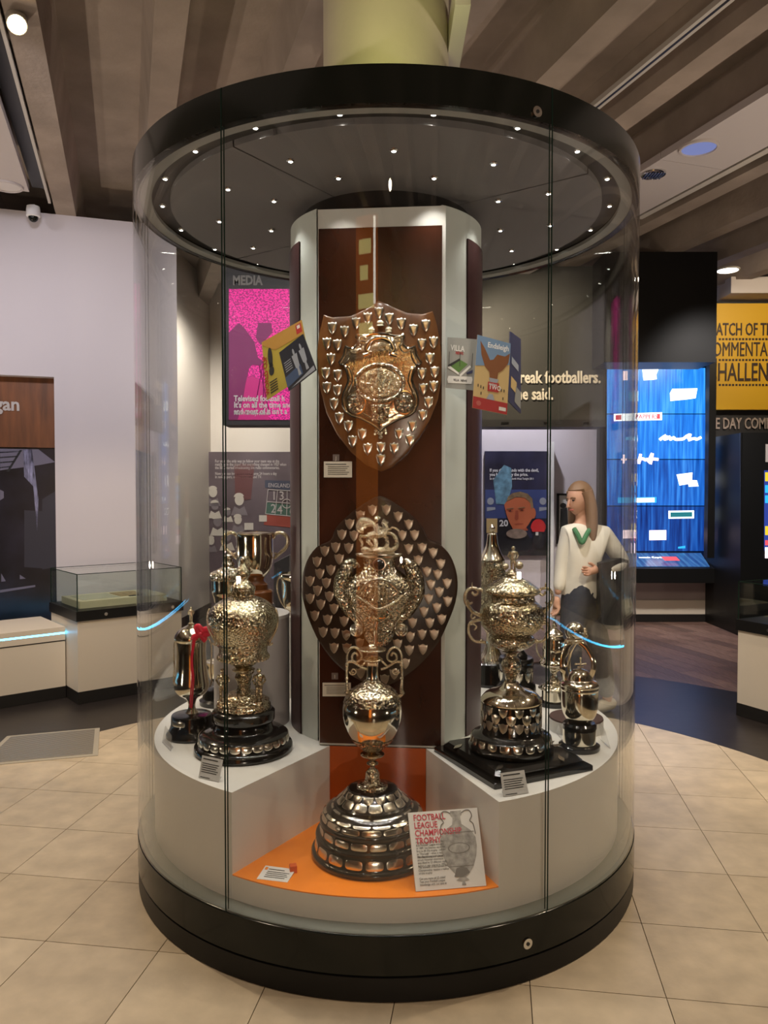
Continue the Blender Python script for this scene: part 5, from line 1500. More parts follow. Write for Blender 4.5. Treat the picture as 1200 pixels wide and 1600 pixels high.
qg = [p + Vector((0, 0, .006 if i > 1 else 0)) for i, p in enumerate(qg)]
tg, ng = flatcard('caption_card', 'white caption card lying on the orange floor left of the urn', 'label', qg, .003, M['paper'])
patch(tg, qg, ng, [(.05, .12), (.14, .12), (.14, .3), (.05, .3)], 'orange_mark', M['orange'])
lines(tg, qg, [(.18, .7, .25, .05)] + [(.18, .9 - .05 * (i % 2), .42 + .13 * i, .045) for i in range(4)], ng, M['ink'])
cq_ = PZ(458, 1362, DO + .002)
tcu = thing('marker_cube', 'tiny orange-red letter cube on the orange floor by the caption card', 'cube', cq_)
MB().bbox(-.012, .012, -.012, .012, 0, .024, .001, Matrix.Translation(cq_) @ Matrix.Rotation(.25, 4, 'Z')).build('cube_body', mat('cube_orange', (.62, .09, .01), .4), tcu, smooth=0)
# acrylic caption stands on the white plinth
def stand(label, quad, textrows=True, m=None):
    t, n = flatcard('caption_stand', label, 'label', quad, .003, m or M['label2'])
    A, B, C_, D = quad
    foot = Vector((0, .045, 0))
    MB().prism([A, B, B + foot, A + foot], (0, 0, .002)).build('acrylic_foot', M['acrylic'], t, smooth=0)
    if textrows:
        lines(t, quad, [(.08, .8, .15, .05)] + [(.08, .88 - .05 * (i % 3), .34 + i * .095, .035) for i in range(5)] + [(.08, .55, .95, .03)], n, M['ink'])
    return t
M['label2'] = mat('frosted_label', (0.50, 0.49, 0.47), 0.4)
def upright(x0, y0, x1, y1, xt0, yt0, xt1, yt1, lean=.03):
    a, b = PZ(x0, y0, DT + .002), PZ(x1, y1, DT + .002)
    return [a, b, W(xt1, yt1, b.y - CAM.y + lean), W(xt0, yt0, a.y - CAM.y + lean)]
stand('clear caption stand leaning at the foot of the gilt urn', upright(310, 1215, 342, 1222, 316, 1180, 348, 1187))
stand('clear caption stand in front of the square black plinth', upright(787, 1245, 826, 1239, 782, 1208, 819, 1203))
for (p, lb) in (((253, 1160, 266, 1174, 258, 1134, 268, 1150), 'small clear caption stand at the left rim by the ribboned cup'), ((865, 1142, 878, 1156, 868, 1118, 874, 1136), 'small clear caption stand left of the ball trophy'), ((940, 1158, 953, 1170, 934, 1124, 944, 1140), 'small clear caption stand right of the ball trophy')):
    stand(lb, upright(*p), False, M['acrylic'])

# ================================================================ GALLERY BEYOND THE CASE
def wq(x0, y0, x1, y1, d):
    return [W(x0, y1, d), W(x1, y1, d), W(x1, y0, d), W(x0, y0, d)]
def slab(quad, t, name, m, parent=None):
    return MB().prism(quad, (0, t, 0)).build(name, m, parent, smooth=0)
EX, EZ = Vector((1, 0, 0)), Vector((0, 0, 1))
# pink media poster box
dP = 7.5
a, b = W(348, 664, dP), W(460, 400, dP)
mp = thing('media_poster', 'hanging black panel with a bright pink crowd picture headed MEDIA', 'poster', ((a.x + b.x) / 2, a.y, a.z))
MB().box(a.x, b.x + .05, a.y, a.y + .35, a.z, 3.95).build('black_box', M['charcoal'], mp, smooth=0)
def pinkmat():
    m = mat('pink_crowd_glow', (.8, .02, .3), .45)
    nt = m.node_tree
    bs = nt.nodes['Principled BSDF']
    tc = nt.nodes.new('ShaderNodeTexCoord')
    mpn = nt.nodes.new('ShaderNodeMapping')
    mpn.inputs['Scale'].default_value = (1, 1, 1.6)
    n = nt.nodes.new('ShaderNodeTexNoise')
    n.inputs['Scale'].default_value = 62
    n.inputs['Detail'].default_value = 5
    r = nt.nodes.new('ShaderNodeValToRGB')
    r.color_ramp.elements[0].position = .44
    r.color_ramp.elements[0].color = (.32, .005, .14, 1)
    r.color_ramp.elements[1].position = .54
    r.color_ramp.elements[1].color = (.90, .02, .34, 1)
    nt.links.new(tc.outputs['Object'], mpn.inputs[0])
    nt.links.new(mpn.outputs[0], n.inputs['Vector'])
    nt.links.new(n.outputs[0], r.inputs[0])
    nt.links.new(r.outputs[0], bs.inputs['Base Color'])
    bs.inputs['Emission Color'].default_value = (.9, .02, .36, 1)
    nt.links.new(r.outputs[0], bs.inputs['Emission Color'])
    bs.inputs['Emission Strength'].default_value = .55  # glow added to a printed picture that is no lamp
    return m
M['pink'] = pinkmat()
M['pinkplain'] = mat('pink_plain', (.85, .02, .32), .45)
M['pinkdark'] = mat('pink_shadow', (.30, .015, .16), .45)
slab([p + Vector((0, -.012, 0)) for p in wq(358, 452, 458, 656, dP)], .012, 'pink_picture', M['pink'], mp)
def flat(parent, pts, d, name, m, k=0):
    MB().prism([W(x, y, d) + Vector((0, -k, 0)) for x, y in pts], (0, -.002, 0)).build(name, m, parent, smooth=0)
flat(mp, [(358, 600), (395, 588), (415, 600), (420, 656), (358, 656)], dP, 'pitch_area', M['pinkplain'], .0125)
flat(mp, [(358, 520), (374, 505), (384, 515), (398, 535), (404, 562), (390, 575), (384, 600), (380, 625), (372, 656), (358, 656)], dP, 'cameraman_shape', M['pinkdark'], .0145)
flat(mp, [(404, 505), (424, 505), (426, 520), (408, 540), (400, 528)], dP, 'camera_shape', M['pinkdark'], .0145)
flat(mp, [(384, 540), (402, 558), (412, 565), (408, 572), (392, 570)], dP, 'arm_shape', M['pinkdark'], .0165)
for (x0, y0, x1, y1) in ((412, 565, 398, 640), (412, 565, 412, 645), (405, 570, 420, 640)):
    MB().tube([W(x0, y0, dP) + Vector((0, -.014, 0)), W(x1, y1, dP) + Vector((0, -.014, 0))], .005, 6).build('tripod_leg_shape', M['pinkdark'], mp)
text('MEDIA', .125, mat('grey_letters', (.22, .21, .20), .5), mp, W(363.5, 445, dP) + Vector((0, -.002, 0)), EX, EZ, 'heading', .78, .004, .004)
text('Televised football h\nIt\'s on all the time and\nand most of it isn\'t a', .078, M['white'], mp, W(366, 627, dP) + Vector((0, -.018, 0)), EX, EZ, 'quote', .80, .001, .002, spacing=.8)
text('Nick Hornby, author', .058, M['white'], mp, W(366, 648.5, dP) + Vector((0, -.018, 0)), EX, EZ, 'credit', .72, .001, 0)
# mural under it
dM = 9.9
a, b = W(317, 960, dM), W(470, 706, dM)
mu = thing('history_mural', 'dark grey mural with a cartoon crowd, pitch chart and pale text behind the left trophies', 'mural', ((a.x + b.x) / 2, a.y, a.z))
MB().box(a.x, b.x, a.y, a.y + .08, a.z, b.z).build('mural_panel', mat('mural_grey', (.115, .085, .095), .5, var=.3, vscale=2), mu, smooth=0)
M['mtext'] = mat('mural_text', (.45, .40, .38), .5)
text('For years the only way to follow your team was at the\nmatch or in the paper. But everything changed in 1927 when\nthe BBC started broadcasting live radio commentaries.', .052, M['mtext'], mu, W(336, 722.5, dM) + Vector((0, -.003, 0)), EX, EZ, 'mural_text', .72, .001, .001, spacing=.82)
text('Now you can keep up with the game 24 hours a day\nin newspapers, online, on radio and TV.', .052, M['mtext'], mu, W(336, 742, dM) + Vector((0, -.003, 0)), EX, EZ, 'mural_text', .72, .001, .001, spacing=.82)
M['mcream'] = mat('mural_cream', (.55, .50, .43), .5)
M['mgrey'] = mat('mural_midgrey', (.20, .17, .18), .5)
M['mgreen'] = mat('mural_green', (.06, .12, .09), .5)
M['mred'] = mat('mural_red', (.30, .06, .04), .5)
M['mblue'] = mat('mural_slate', (.05, .055, .085), .5)
def fe(parent, cx, cy, rx, ry, d, name, m, k, n=18, a0=0, a1=2 * PI):
    flat(parent, [(cx + rx * cos(a0 + (a1 - a0) * i / n), cy + ry * sin(a0 + (a1 - a0) * i / n)) for i in range(n)], d, name, m, k)
for (x, y, s, m2) in ((333, 769, 1, 'mcream'), (336, 790, .9, 'mgrey'), (374, 781, 1.1, 'mcream'), (340, 815, 1, 'mgrey'), (372, 812, .9, 'mcream'), (356, 800, .7, 'mgrey'), (355, 838, 1, 'mgrey'), (330, 845, .8, 'mcream'), (378, 838, .8, 'mgrey')):
    fe(mu, x, y, 6.5 * s, 8 * s, dM, 'crowd_face', M[m2], .003)
    fe(mu, x - .5, y - 4 * s, 7.2 * s, 6 * s, dM, 'crowd_cap', M['mcream'], .0055, 14, PI, 2 * PI)
    flat(mu, [(x - 12 * s, y + 22 * s), (x - 7 * s, y + 9 * s), (x, y + 13 * s), (x + 7 * s, y + 9 * s), (x + 12 * s, y + 22 * s)], dM, 'crowd_collar', M['mcream' if m2 == 'mgrey' else 'mgrey'], .003)
flat(mu, [(414, 750), (470, 752), (470, 768), (414, 762)], dM, 'chart_title_bar', M['mblue'], .003)
text('ENGLAND v S', .075, M['mtext'], mu, W(419, 761, dM) + Vector((0, -.006, 0)), Vector((1, 0, -.03)), EZ, 'chart_title', .8, .001, 0)
flat(mu, [(417, 785), (470, 791), (470, 808), (415, 803)], dM, 'chart_half', M['mgreen'], .003)
flat(mu, [(415, 804), (470, 809), (470, 826), (412, 820)], dM, 'chart_strip', M['mred'], .003)
for (x0, y0, x1, y1) in ((419, 765, 470, 768), (415, 803, 470, 808), (419, 765, 415, 803), (434, 766, 430, 804), (449, 767, 448, 806), (417, 784, 470, 788)):
    MB().tube([W(x0, y0, dM) + Vector((0, -.006, 0)), W(x1, y1, dM) + Vector((0, -.006, 0))], .006, 5).build('chart_line', M['mtext'], mu)
MB().tube([W(448 + 7 * cos(2 * PI * i / 20), 787 + 7 * sin(2 * PI * i / 20), dM) + Vector((0, -.007, 0)) for i in range(20)], .006, 5, True).build('chart_circle', M['mtext'], mu)
for ch, x, y in (('1', 424, 781), ('3', 436, 781), ('5', 453, 781), ('2', 423, 801), ('4', 433, 803), ('6', 452, 804)):
    text(ch, .16, M['mtext'], mu, W(x, y, dM) + Vector((0, -.006, 0)), EX, EZ, 'chart_number', .9, .001, .001)
flat(mu, [(405, 805), (417, 805), (417, 815), (405, 815)], dM, 'pinned_note', M['mcream'], .006)
flat(mu, [(382, 817), (396, 817), (396, 828), (382, 828)], dM, 'pinned_note', M['mcream'], .006)
flat(mu, [(366, 725), (398, 725), (392, 780), (368, 784)], dM, 'red_shape', mat('mural_maroon', (.13, .05, .05), .5), .002)
# stepped dark display behind
tb_ = thing('display_table', 'dark sloping display table beyond the left trophies', 'table', W(440, 955, 8.6))
a, b = W(428, 985, 8.6), W(452, 872, 8.6)
MB().prism([W(428, 975, 8.6), W(452, 975, 8.6), W(452, 868, 8.6), W(428, 880, 8.6)], (0, .5, 0)).build('table_side', mat('table_dark', (.05, .045, .045), .5), tb_, smooth=0)
MB().prism([C(W(428, 975, 8.6).x, 8.6, 0), C(W(452, 975, 8.6).x, 8.6, 0), W(452, 975, 8.6), W(428, 975, 8.6)], (0, .5, 0)).build('table_foot', M['cream'], tb_, smooth=0)

# right: white wall bay, fascia with letters
dW = 9.7
x0, x1 = W(700, 900, dW).x, W(934, 900, dW).x
struct(MB().box(x0, x1, dW + CAM.y, dW + CAM.y + .2, 0, 2.9).build('wall_bay', mat('bay_wall', (.66, .61, .66), .6), smooth=0))
struct(MB().box(x0, x1, dW + CAM.y - .012, dW + CAM.y, 0, .10).build('baseboard_bay', M['skirt'], smooth=0))
dF = 8.2
fx1 = W(946, 640, dF).x
fs_ = thing('fascia_sign', 'dark grey overhead fascia with metal letters about footballers', 'sign', C((.5 + fx1) / 2, dF, 2.34))
zf = W(800, 656, dF).z
MB().box(.45, fx1, dF + CAM.y, dF + CAM.y + .35, zf, 3.95).build('fascia_box', M['fascia'], fs_, smooth=0)
MB().box(.45, fx1, dF + CAM.y - .02, dF + CAM.y + .36, zf - .075, zf).build('fascia_edge', M['charcoal'], fs_, smooth=0)
for (x, w_) in ((783, 12), (850, 6), (912, 8)):
    p_ = W(x, 660.5, dF - .03)
    MB().box(p_.x, p_.x + w_ / 1200 * dF, p_.y, p_.y + .01, p_.z - .012, p_.z + .006).build('edge_latch', M['black'], fs_, smooth=0)
M['letter'] = mat('brass_letters', (.85, .80, .70), .4, 0)
text('break footballers.', .178, M['letter'], fs_, W(938, 598.5, dF) + Vector((0, -.012, 0)), EX, EZ, 'quote_letters', .735, .012, .004, 'RIGHT')
text('he said.', .178, M['letter'], fs_, W(864, 624.5, dF) + Vector((0, -.012, 0)), EX, EZ, 'quote_letters', .735, .012, .004, 'RIGHT')
# manager poster
dQ = dW - .05
a, b = W(757, 868, dQ), W(855, 705, dQ)
po = thing('portrait_poster', 'dark blue wall poster of a grey-haired man at microphones under a two-line quote', 'poster', ((a.x + b.x) / 2, a.y, a.z))
MB().box(a.x, b.x, a.y, a.y + .05, a.z, b.z).build('poster_board', mat('poster_navy', (.022, .022, .055), .4, var=.7, vscale=2.5), po, smooth=0)
M['skin2'] = mat('poster_skin', (.60, .16, .07), .5)
M['skin3'] = mat('poster_skin_shade', (.42, .09, .045), .5)
M['hair2'] = mat('poster_hair', (.26, .17, .09), .5, var=.3, vscale=30)
M['pblue2'] = mat('poster_blue', (.05, .075, .23), .5)
M['pcyan'] = mat('poster_cyan', (.13, .27, .38), .5, var=.5, vscale=12)
M['pblk'] = mat('poster_black', (.012, .012, .018), .5)
M['pfur'] = mat('poster_foam', (.26, .19, .15), .5, var=.5, vscale=12)
M['pbright'] = mat('poster_red', (.62, .025, .03), .5)
def pf(pts, name, m, k):
    flat(po, cpx(pts, 750, 690, 8), dQ, name, m, k)
def pe(cx, cy, rx, ry, name, m, k, n=20, a0=0, a1=2 * PI):
    pf([(cx + rx * cos(a0 + (a1 - a0) * i / (n if abs(a1 - a0) > 6.2 else n - 1)), cy + ry * sin(a0 + (a1 - a0) * i / (n if abs(a1 - a0) > 6.2 else n - 1))) for i in range(n)], name, m, k)
pf([(65, 600), (830, 600), (830, 960), (65, 960)], 'backdrop', M['pblue2'], .001)
pf([(165, 480), (300, 290), (390, 330), (400, 560), (330, 790), (200, 780)], 'backdrop_figure', M['pcyan'], .0035)
for x in (130, 785):
    pe(x, 745, 42, 45, 'backdrop_badge', M['psilver'], .0035)
    pf([(x - 45, 820), (x + 60, 820), (x + 60, 850), (x - 45, 870)], 'backdrop_badge_text', M['psilver'], .0035)
pf([(80, 960), (215, 960), (215, 1140), (80, 1140)], 'microphone_flag', M['psand'], .0065)
pf([(225, 990), (380, 980), (420, 1420), (225, 1420)], 'dark_microphone', M['pblk'], .0065)
text('20', .11, M['white'], po, W(780, 822, dQ) + Vector((0, -.012, 0)), EX, EZ, 'microphone_print', 1.0, .001, .003)
pf([(300, 1250), (340, 1120), (560, 1100), (620, 1200), (830, 1250), (830, 1425), (300, 1425)], 'dark_jacket', M['pblk'], .009)
pf([(395, 1070), (560, 1040), (600, 1110), (420, 1120)], 'neck', M['skin3'], .0115)
pf([(300, 790), (335, 740), (420, 700), (560, 690), (640, 760), (665, 850), (650, 960), (600, 1040), (560, 1090), (470, 1100), (410, 1090), (370, 1020), (330, 920)], 'face', M['skin2'], .014)
pe(662, 895, 32, 68, 'ear', M['skin2'], .0165)
pf([(330, 750), (345, 690), (400, 645), (500, 625), (590, 650), (650, 710), (665, 820), (640, 850), (625, 770), (560, 700), (450, 690), (370, 730)], 'hair', M['hair2'], .0165)
pf([(440, 860), (475, 860), (480, 960), (455, 985), (430, 965)], 'nose', M['skin3'], .0165)
for x, y in ((375, 865), (520, 855)):
    pe(x, y, 32, 9, 'eye', M['skin3'], .0165)
    pe(x, y, 9, 8, 'pupil', M['pblk'], .019)
    pf([(x - 45, y - 28), (x + 40, y - 40), (x + 40, y - 30), (x - 45, y - 18)], 'eyebrow', M['hair2'], .019)
pf([(415, 1030), (470, 1018), (540, 1022), (535, 1034), (470, 1036)], 'mouth', M['skin3'], .0165)
pe(455, 1150, 130, 62, 'foam_microphone', M['pfur'], .019)
pe(725, 1085, 95, 118, 'red_microphone', M['pbright'], .019, 20, PI, 2 * PI)
pf([(640, 1085), (815, 1085), (800, 1125), (650, 1125)], 'red_microphone_rim', M['pbright'], .019)
pe(735, 1230, 85, 110, 'dark_foam', M['pblk'], .0165)
pf([(690, 1130), (725, 1130), (725, 1170), (690, 1170)], 'microphone_tag', M['paper'], .022)
text('If you shake hands with the devil,\nyou have to pay the price.', .056, M['white'], po, W(765, 737, dQ) + Vector((0, -.004, 0)), EX, EZ, 'quote', .82, .001, .0012, spacing=.95)
text('Sir Alex Ferguson, BBC North West Tonight 2011', .036, M['white'], po, W(765, 749.5, dQ) + Vector((0, -.004, 0)), EX, EZ, 'credit', .75, .001, .0006)
# framed picture behind the girl
dG = dW - .03
pg = thing('framed_picture', 'small black framed picture on the pale wall behind the girl', 'picture', W(895, 800, dG))
a, b = W(870, 850, dG), W(925, 771, dG)
for bx in ((a.x, b.x, b.z - .025, b.z), (a.x, b.x, a.z, a.z + .025), (a.x, a.x + .025, a.z, b.z), (b.x - .025, b.x, a.z, b.z)):
    MB().box(bx[0], bx[1], a.y - .01, a.y + .03, bx[2], bx[3]).build('frame_bar', M['black'], pg, smooth=0)
MB().box(a.x + .02, b.x - .02, a.y + .01, a.y + .03, a.z + .02, b.z - .02).build('print', M['paper'], pg, smooth=0)
fe(pg, 880, 790, 5, 4, dG, 'print_head', M['ink'], -.004)
flat(pg, [(876, 795), (886, 793), (888, 830), (880, 846), (874, 846)], dG, 'print_shape', M['ink'], -.004)
ce = thing('corner_post', 'bright white post edge right of the portrait poster', 'post', W(862, 950, 9.5))
a, b = W(859.5, 950, 9.5), W(866, 690, 9.5)
MB().box(a.x, b.x, a.y, a.y + .18, 0, b.z).build('post_body', M['white'], ce, smooth=0)

# video wall with console
dV = 9.55
vw = thing('video_wall', 'tall glowing blue video wall with white logos in a black surround', 'screen', W(1030, 870, dV))
a, b = W(936, 872, dV), W(1121, 560, dV)
MB().box(a.x, b.x, a.y + .02, a.y + .3, a.z - .3, b.z + .6).build('black_surround', M['black'], vw, smooth=0)
def bluemat(name, c0, c1, c2, st):
    m = bpy.data.materials.new(name)
    m.use_nodes = True
    nt = m.node_tree
    bs = nt.nodes['Principled BSDF']
    bs.inputs['Base Color'].default_value = (.01, .01, .01, 1)
    bs.inputs['Roughness'].default_value = .25
    tc = nt.nodes.new('ShaderNodeTexCoord')
    mpn = nt.nodes.new('ShaderNodeMapping')
    mpn.inputs['Scale'].default_value = (22, 1, 1.1)
    n = nt.nodes.new('ShaderNodeTexNoise')
    n.inputs['Scale'].default_value = 1.3
    n.inputs['Detail'].default_value = 4
    r = nt.nodes.new('ShaderNodeValToRGB')
    e = r.color_ramp.elements
    e[0].position, e[0].color = .32, (*c0, 1)
    e[1].position, e[1].color = .72, (*c2, 1)
    k_ = r.color_ramp.elements.new(.5)
    k_.color = (*c1, 1)
    nt.links.new(tc.outputs['Object'], mpn.inputs[0])
    nt.links.new(mpn.outputs[0], n.inputs['Vector'])
    nt.links.new(n.outputs[0], r.inputs[0])
    nt.links.new(r.outputs[0], bs.inputs['Emission Color'])
    bs.inputs['Emission Strength'].default_value = st
    return m
rows = [(575, 646), (647.5, 717), (718.5, 790), (791.5, 861)]
pal = [((.012, .14, .58), (.02, .24, .80), (.08, .42, .95)), ((.010, .10, .48), (.018, .19, .72), (.06, .36, .9)), ((.006, .05, .28), (.012, .12, .52), (.05, .28, .8)), ((.003, .018, .13), (.006, .05, .27), (.02, .13, .5))]
for (y0, y1), pc, i in zip(rows, pal, range(4)):
    slab(wq(949, y0, 1102, y1, dV), .03, 'screen_panel', bluemat('screen_blue_%s' % 'abcd'[i], *pc, 1.35), vw)
M['glow'] = emit('screen_white', (.92, .97, 1.0), 3)
M['glowred'] = emit('screen_red', (.85, .10, .13), 1.2)
M['glowpink'] = emit('screen_pink', (1.0, .75, .80), 2.4)
M['glowcyan'] = emit('screen_cyan', (.03, .45, .95), 1.3)
M['glowteal'] = emit('screen_teal', (.02, .22, .26), 1.0)
def vf(pts, name, m, k=.003):
    flat(vw, cpx(pts, 940, 560, 4.443), dV, name, m, k)
vf([(282, 78), (394, 76), (380, 110), (382, 145), (345, 150), (290, 152)], 'logo_shape', M['glow'])
vf([(474, 240), (490, 212), (664, 208), (652, 276), (600, 284), (476, 296)], 'logo_shape', M['glow'])
vf([(146, 88), (180, 88), (180, 152), (146, 152)], 'logo_shape', M['glowpink'])
vf([(186, 232), (256, 230), (256, 296), (186, 298)], 'logo_shape', M['glowcyan'])
vf([(84, 386), (418, 374), (418, 428), (84, 436)], 'logo_bar', M['glow'])
vf([(96, 394), (136, 392), (136, 426), (96, 428)], 'logo_block', M['glowred'], .006)
vf([(384, 386), (404, 385), (404, 420), (384, 421)], 'logo_block', M['glowred'], .006)
text('PAPPERS', .078, M['glowred'], vw, W(992.5, 654.5, dV) + Vector((0, -.007, 0)), EX, EZ, 'logo_letters', .95, .001, .002)
def vs_(pts, r, m=M['glow'], name='logo_script'):
    MB().tube(spline([W(940 + x / 4.443, 560 + y / 4.443, dV) + Vector((0, -.006, 0)) for x, y in pts], 4), r, 6).build(name, m, vw)
vs_([(402, 566), (425, 548), (448, 536), (432, 560), (455, 556), (470, 545), (476, 562), (500, 550), (512, 562), (560, 560), (575, 552), (590, 540), (615, 530), (600, 552), (622, 560), (600, 568), (640, 556), (660, 562), (688, 548)], .018)
vs_([(248, 716), (262, 700), (270, 664), (256, 732), (268, 700), (290, 698), (305, 706), (318, 700), (330, 720), (336, 690), (352, 660), (338, 734), (345, 700), (392, 702)], .018, M['glowpink'])
vs_([(136, 702), (172, 702)], .012, M['glowpink'])
vs_([(154, 668), (152, 730)], .012, M['glowpink'])
vf([(166, 548), (248, 540), (248, 566), (166, 568)], 'logo_shape', M['glowcyan'])
vf([(520, 806), (630, 792), (626, 845), (660, 846), (672, 888), (604, 890), (602, 872), (540, 882)], 'logo_shape', M['glow'])
vf([(112, 966), (380, 962), (380, 1002), (112, 1004)], 'logo_bar', M['glowcyan'])
vf([(236, 970), (366, 968), (366, 998), (236, 1000)], 'logo_block', M['glow'], .006)
vf([(464, 1058), (640, 1056), (640, 1110), (464, 1112)], 'logo_frame', M['glow'])
vf([(476, 1068), (628, 1066), (628, 1100), (476, 1102)], 'logo_block', M['glowteal'], .006)
vf([(330, 1194), (448, 1192), (448, 1260), (330, 1262)], 'logo_shape', M['glowpink'])
vf([(148, 1192), (238, 1190), (238, 1248), (148, 1250)], 'logo_shape', M['glowpink'])
vf([(530, 1308), (580, 1300), (580, 1318), (530, 1320)], 'logo_shape', M['glowcyan'])
# console
dC = 8.95
kx0, kx1 = W(940, 900, dC).x, W(1141, 900, dC).x
zk0, zk1, zkb = W(1040, 911, dC).z, W(1040, 888.5, dC).z, W(1040, 862, dV).z
co = thing('screen_console', 'black console with a sloping lit touch screen under the video wall', 'console', C((kx0 + kx1) / 2, dC, 0))
MB().prism([C(kx0, dC, zk0), C(kx0, dC, zk1), C(kx0, dV, zkb), C(kx0, dV, zk0)], (kx1 - kx0, 0, 0)).build('console_top', M['black'], co, smooth=0)
sq = []
for (px_, dd, f) in ((960, dC + .05, .08), (1112, dC + .05, .08), (1098, dV - .08, .86), (960, dV - .08, .86)):
    sq.append(C((px_ - 603) / F * dd, dd, zk1 + (zkb - zk1) * (dd - dC) / (dV - dC) + .004))
MB().prism(sq, (0, 0, .006)).build('touch_screen', bluemat('console_blue', (.02, .08, .28), (.04, .15, .42), (.1, .3, .6), .8), co, smooth=0)
mid = sum(sq, Vector()) / 4
sl_ = (sq[3] - sq[0])
sl_.x = 0
text('match Caption', .07, M['glow'], co, mid + Vector((-.22, .05, .02)), EX, sl_, 'screen_letters', .8, .001, 0)
MB().prism([mid + Vector((.02, -.14, .004)), mid + Vector((.20, -.14, .004)), mid + Vector((.20, -.02, .04)), mid + Vector((.02, -.02, .04))], (0, 0, .003)).build('screen_logo', M['glowred'], co, smooth=0)
px1_ = W(1115, 960, 9.2).x
MB().box(kx0, px1_, 9.2 + CAM.y, 9.6 + CAM.y, .09, W(1040, 938, 9.2).z).build('plinth_lower', M['cream'], co, smooth=0)
MB().box(kx0, px1_, 9.23 + CAM.y, 9.6 + CAM.y, W(1040, 938, 9.2).z, zk0 + .05).build('plinth_upper', mat('plinth_shaded', (.38, .32, .31), .5), co, smooth=0)  # shade below the console top painted as a greyer plinth tone
MB().box(kx0, px1_ + .004, 9.195 + CAM.y, 9.6 + CAM.y, 0, .09).build('skirting', M['skirt'], co, smooth=0)
# black bulkhead over the video wall
dH = 7.7
a, b = W(944, 566, dH), W(1121, 400, dH)
bh = thing('bulkhead', 'black overhead bulkhead box above the video wall', 'bulkhead', ((a.x + b.x) / 2, a.y, a.z))
MB().box(a.x, b.x, a.y, a.y + .45, a.z, 3.95).build('bulkhead_box', M['black'], bh, smooth=0)
sd = thing('side_panel', 'black side panel right of the video wall', 'panel', C(W(1118, 900, 9.3).x, 9.3, 0))
a, b = W(1104, 960, 8.85), W(1120, 560, 8.85)
MB().box(a.x, b.x, a.y, a.y + .1, W(1110, 872, 8.85).z, b.z).build('panel_body', M['black'], sd, smooth=0)
# yellow board
dY = 9.0
a, b = W(1108, 640, dY), W(1290, 474, dY)
yb = thing('yellow_board', 'yellow hanging board with a dark commentary challenge heading', 'sign', ((a.x + b.x) / 2, a.y, a.z))
MB().box(a.x, b.x, a.y, a.y + .06, a.z, b.z).build('board', mat('board_yellow', (.72, .42, .012), .5), yb, smooth=0)
M['boardink'] = mat('board_letters', (.035, .016, .01), .5)
for s_, y_, x_, sz in (('MATCH OF THE', 524, 1107, .205), ('COMMENTARY', 556.5, 1101, .235), ('CHALLENGE', 595, 1104.5, .30)):
    text(s_, sz, M['boardink'], yb, W(x_, y_, dY) + Vector((0, -.006, 0)), EX, Vector((0, 0, 1)), 'heading', .55, .004, .0018 if s_ != 'COMMENTARY' else .0)
dash = []
for y_ in (529.5, 562, 601):
    for i in range(26):
        p_ = W(1123 + i * 5.2, y_, dY)
        dash.append(p_)
db = MB()
for p_ in dash:
    db.box(p_.x, p_.x + .024, p_.y - .004, p_.y, p_.z - .016, p_.z + .008)
stuff(db.build('dashed_rules', M['boardink'], yb, smooth=0))
cw2 = thing('heading_wall', 'charcoal wall with pale lit lettering under the yellow board', 'sign', W(1160, 660, dY))
a = W(1121.5, 672, dY)
MB().box(a.x, b.x, a.y + .1, a.y + .3, 0, 3.95).build('wall_body', M['charcoal'], cw2, smooth=0)
text('E DAY COMMENTARY', .185, mat('lit_letters', (.62, .52, .47), .35, .3), cw2, W(1116.5, 670, dY + .1) + Vector((0, -.012, 0)), EX, EZ, 'lit_letters', .60, .01, .002)
MB().box(a.x, b.x, a.y - .3, a.y + .3, W(1150, 468, dY).z, 3.98).build('white_bulkhead', M['ceilpanel'], cw2, smooth=0)
dB = 8.3
a, b = W(1156, 965, dB), W(1290, 676, dB)
bo = thing('commentary_booth', 'black booth with a colourful screen at the right frame edge', 'booth', C(a.x + .4, dB, 0))
MB().box(a.x, b.x, a.y, a.y + .9, 0, b.z).build('booth_body', M['black'], bo, smooth=0)
MB().prism([W(1146, 684, 8.8), W(1157, 676, dB), W(1157, 960, dB), C(W(1146, 684, 8.8).x, 8.8, 0)], (.02, .02, 0)).build('booth_return', M['charcoal'], bo, smooth=0)
slab([p + Vector((0, -.006, 0)) for p in wq(1194, 735, 1260, 860, dB)], .006, 'booth_screen', emit('booth_screen_blue', (.03, .06, .35), 1), bo)
M['ylw'] = emit('booth_yellow', (.8, .6, .03), 1.2)
for (y0, y1, m_) in ((738, 752, M['ylw']), (758, 770, M['glowcyan']), (774, 786, M['glowcyan']), (822, 836, M['ylw']), (844, 852, M['glowred']), (855, 872, M['glowpink'])):
    slab([p + Vector((0, -.010, 0)) for p in wq(1195, y0, 1250, y1, dB)], .004, 'screen_block', m_, bo)
slab([p + Vector((0, -.006, 0)) for p in wq(1196, 694, 1260, 722, dB)], .006, 'booth_sign', M['ceilpanel'], bo)

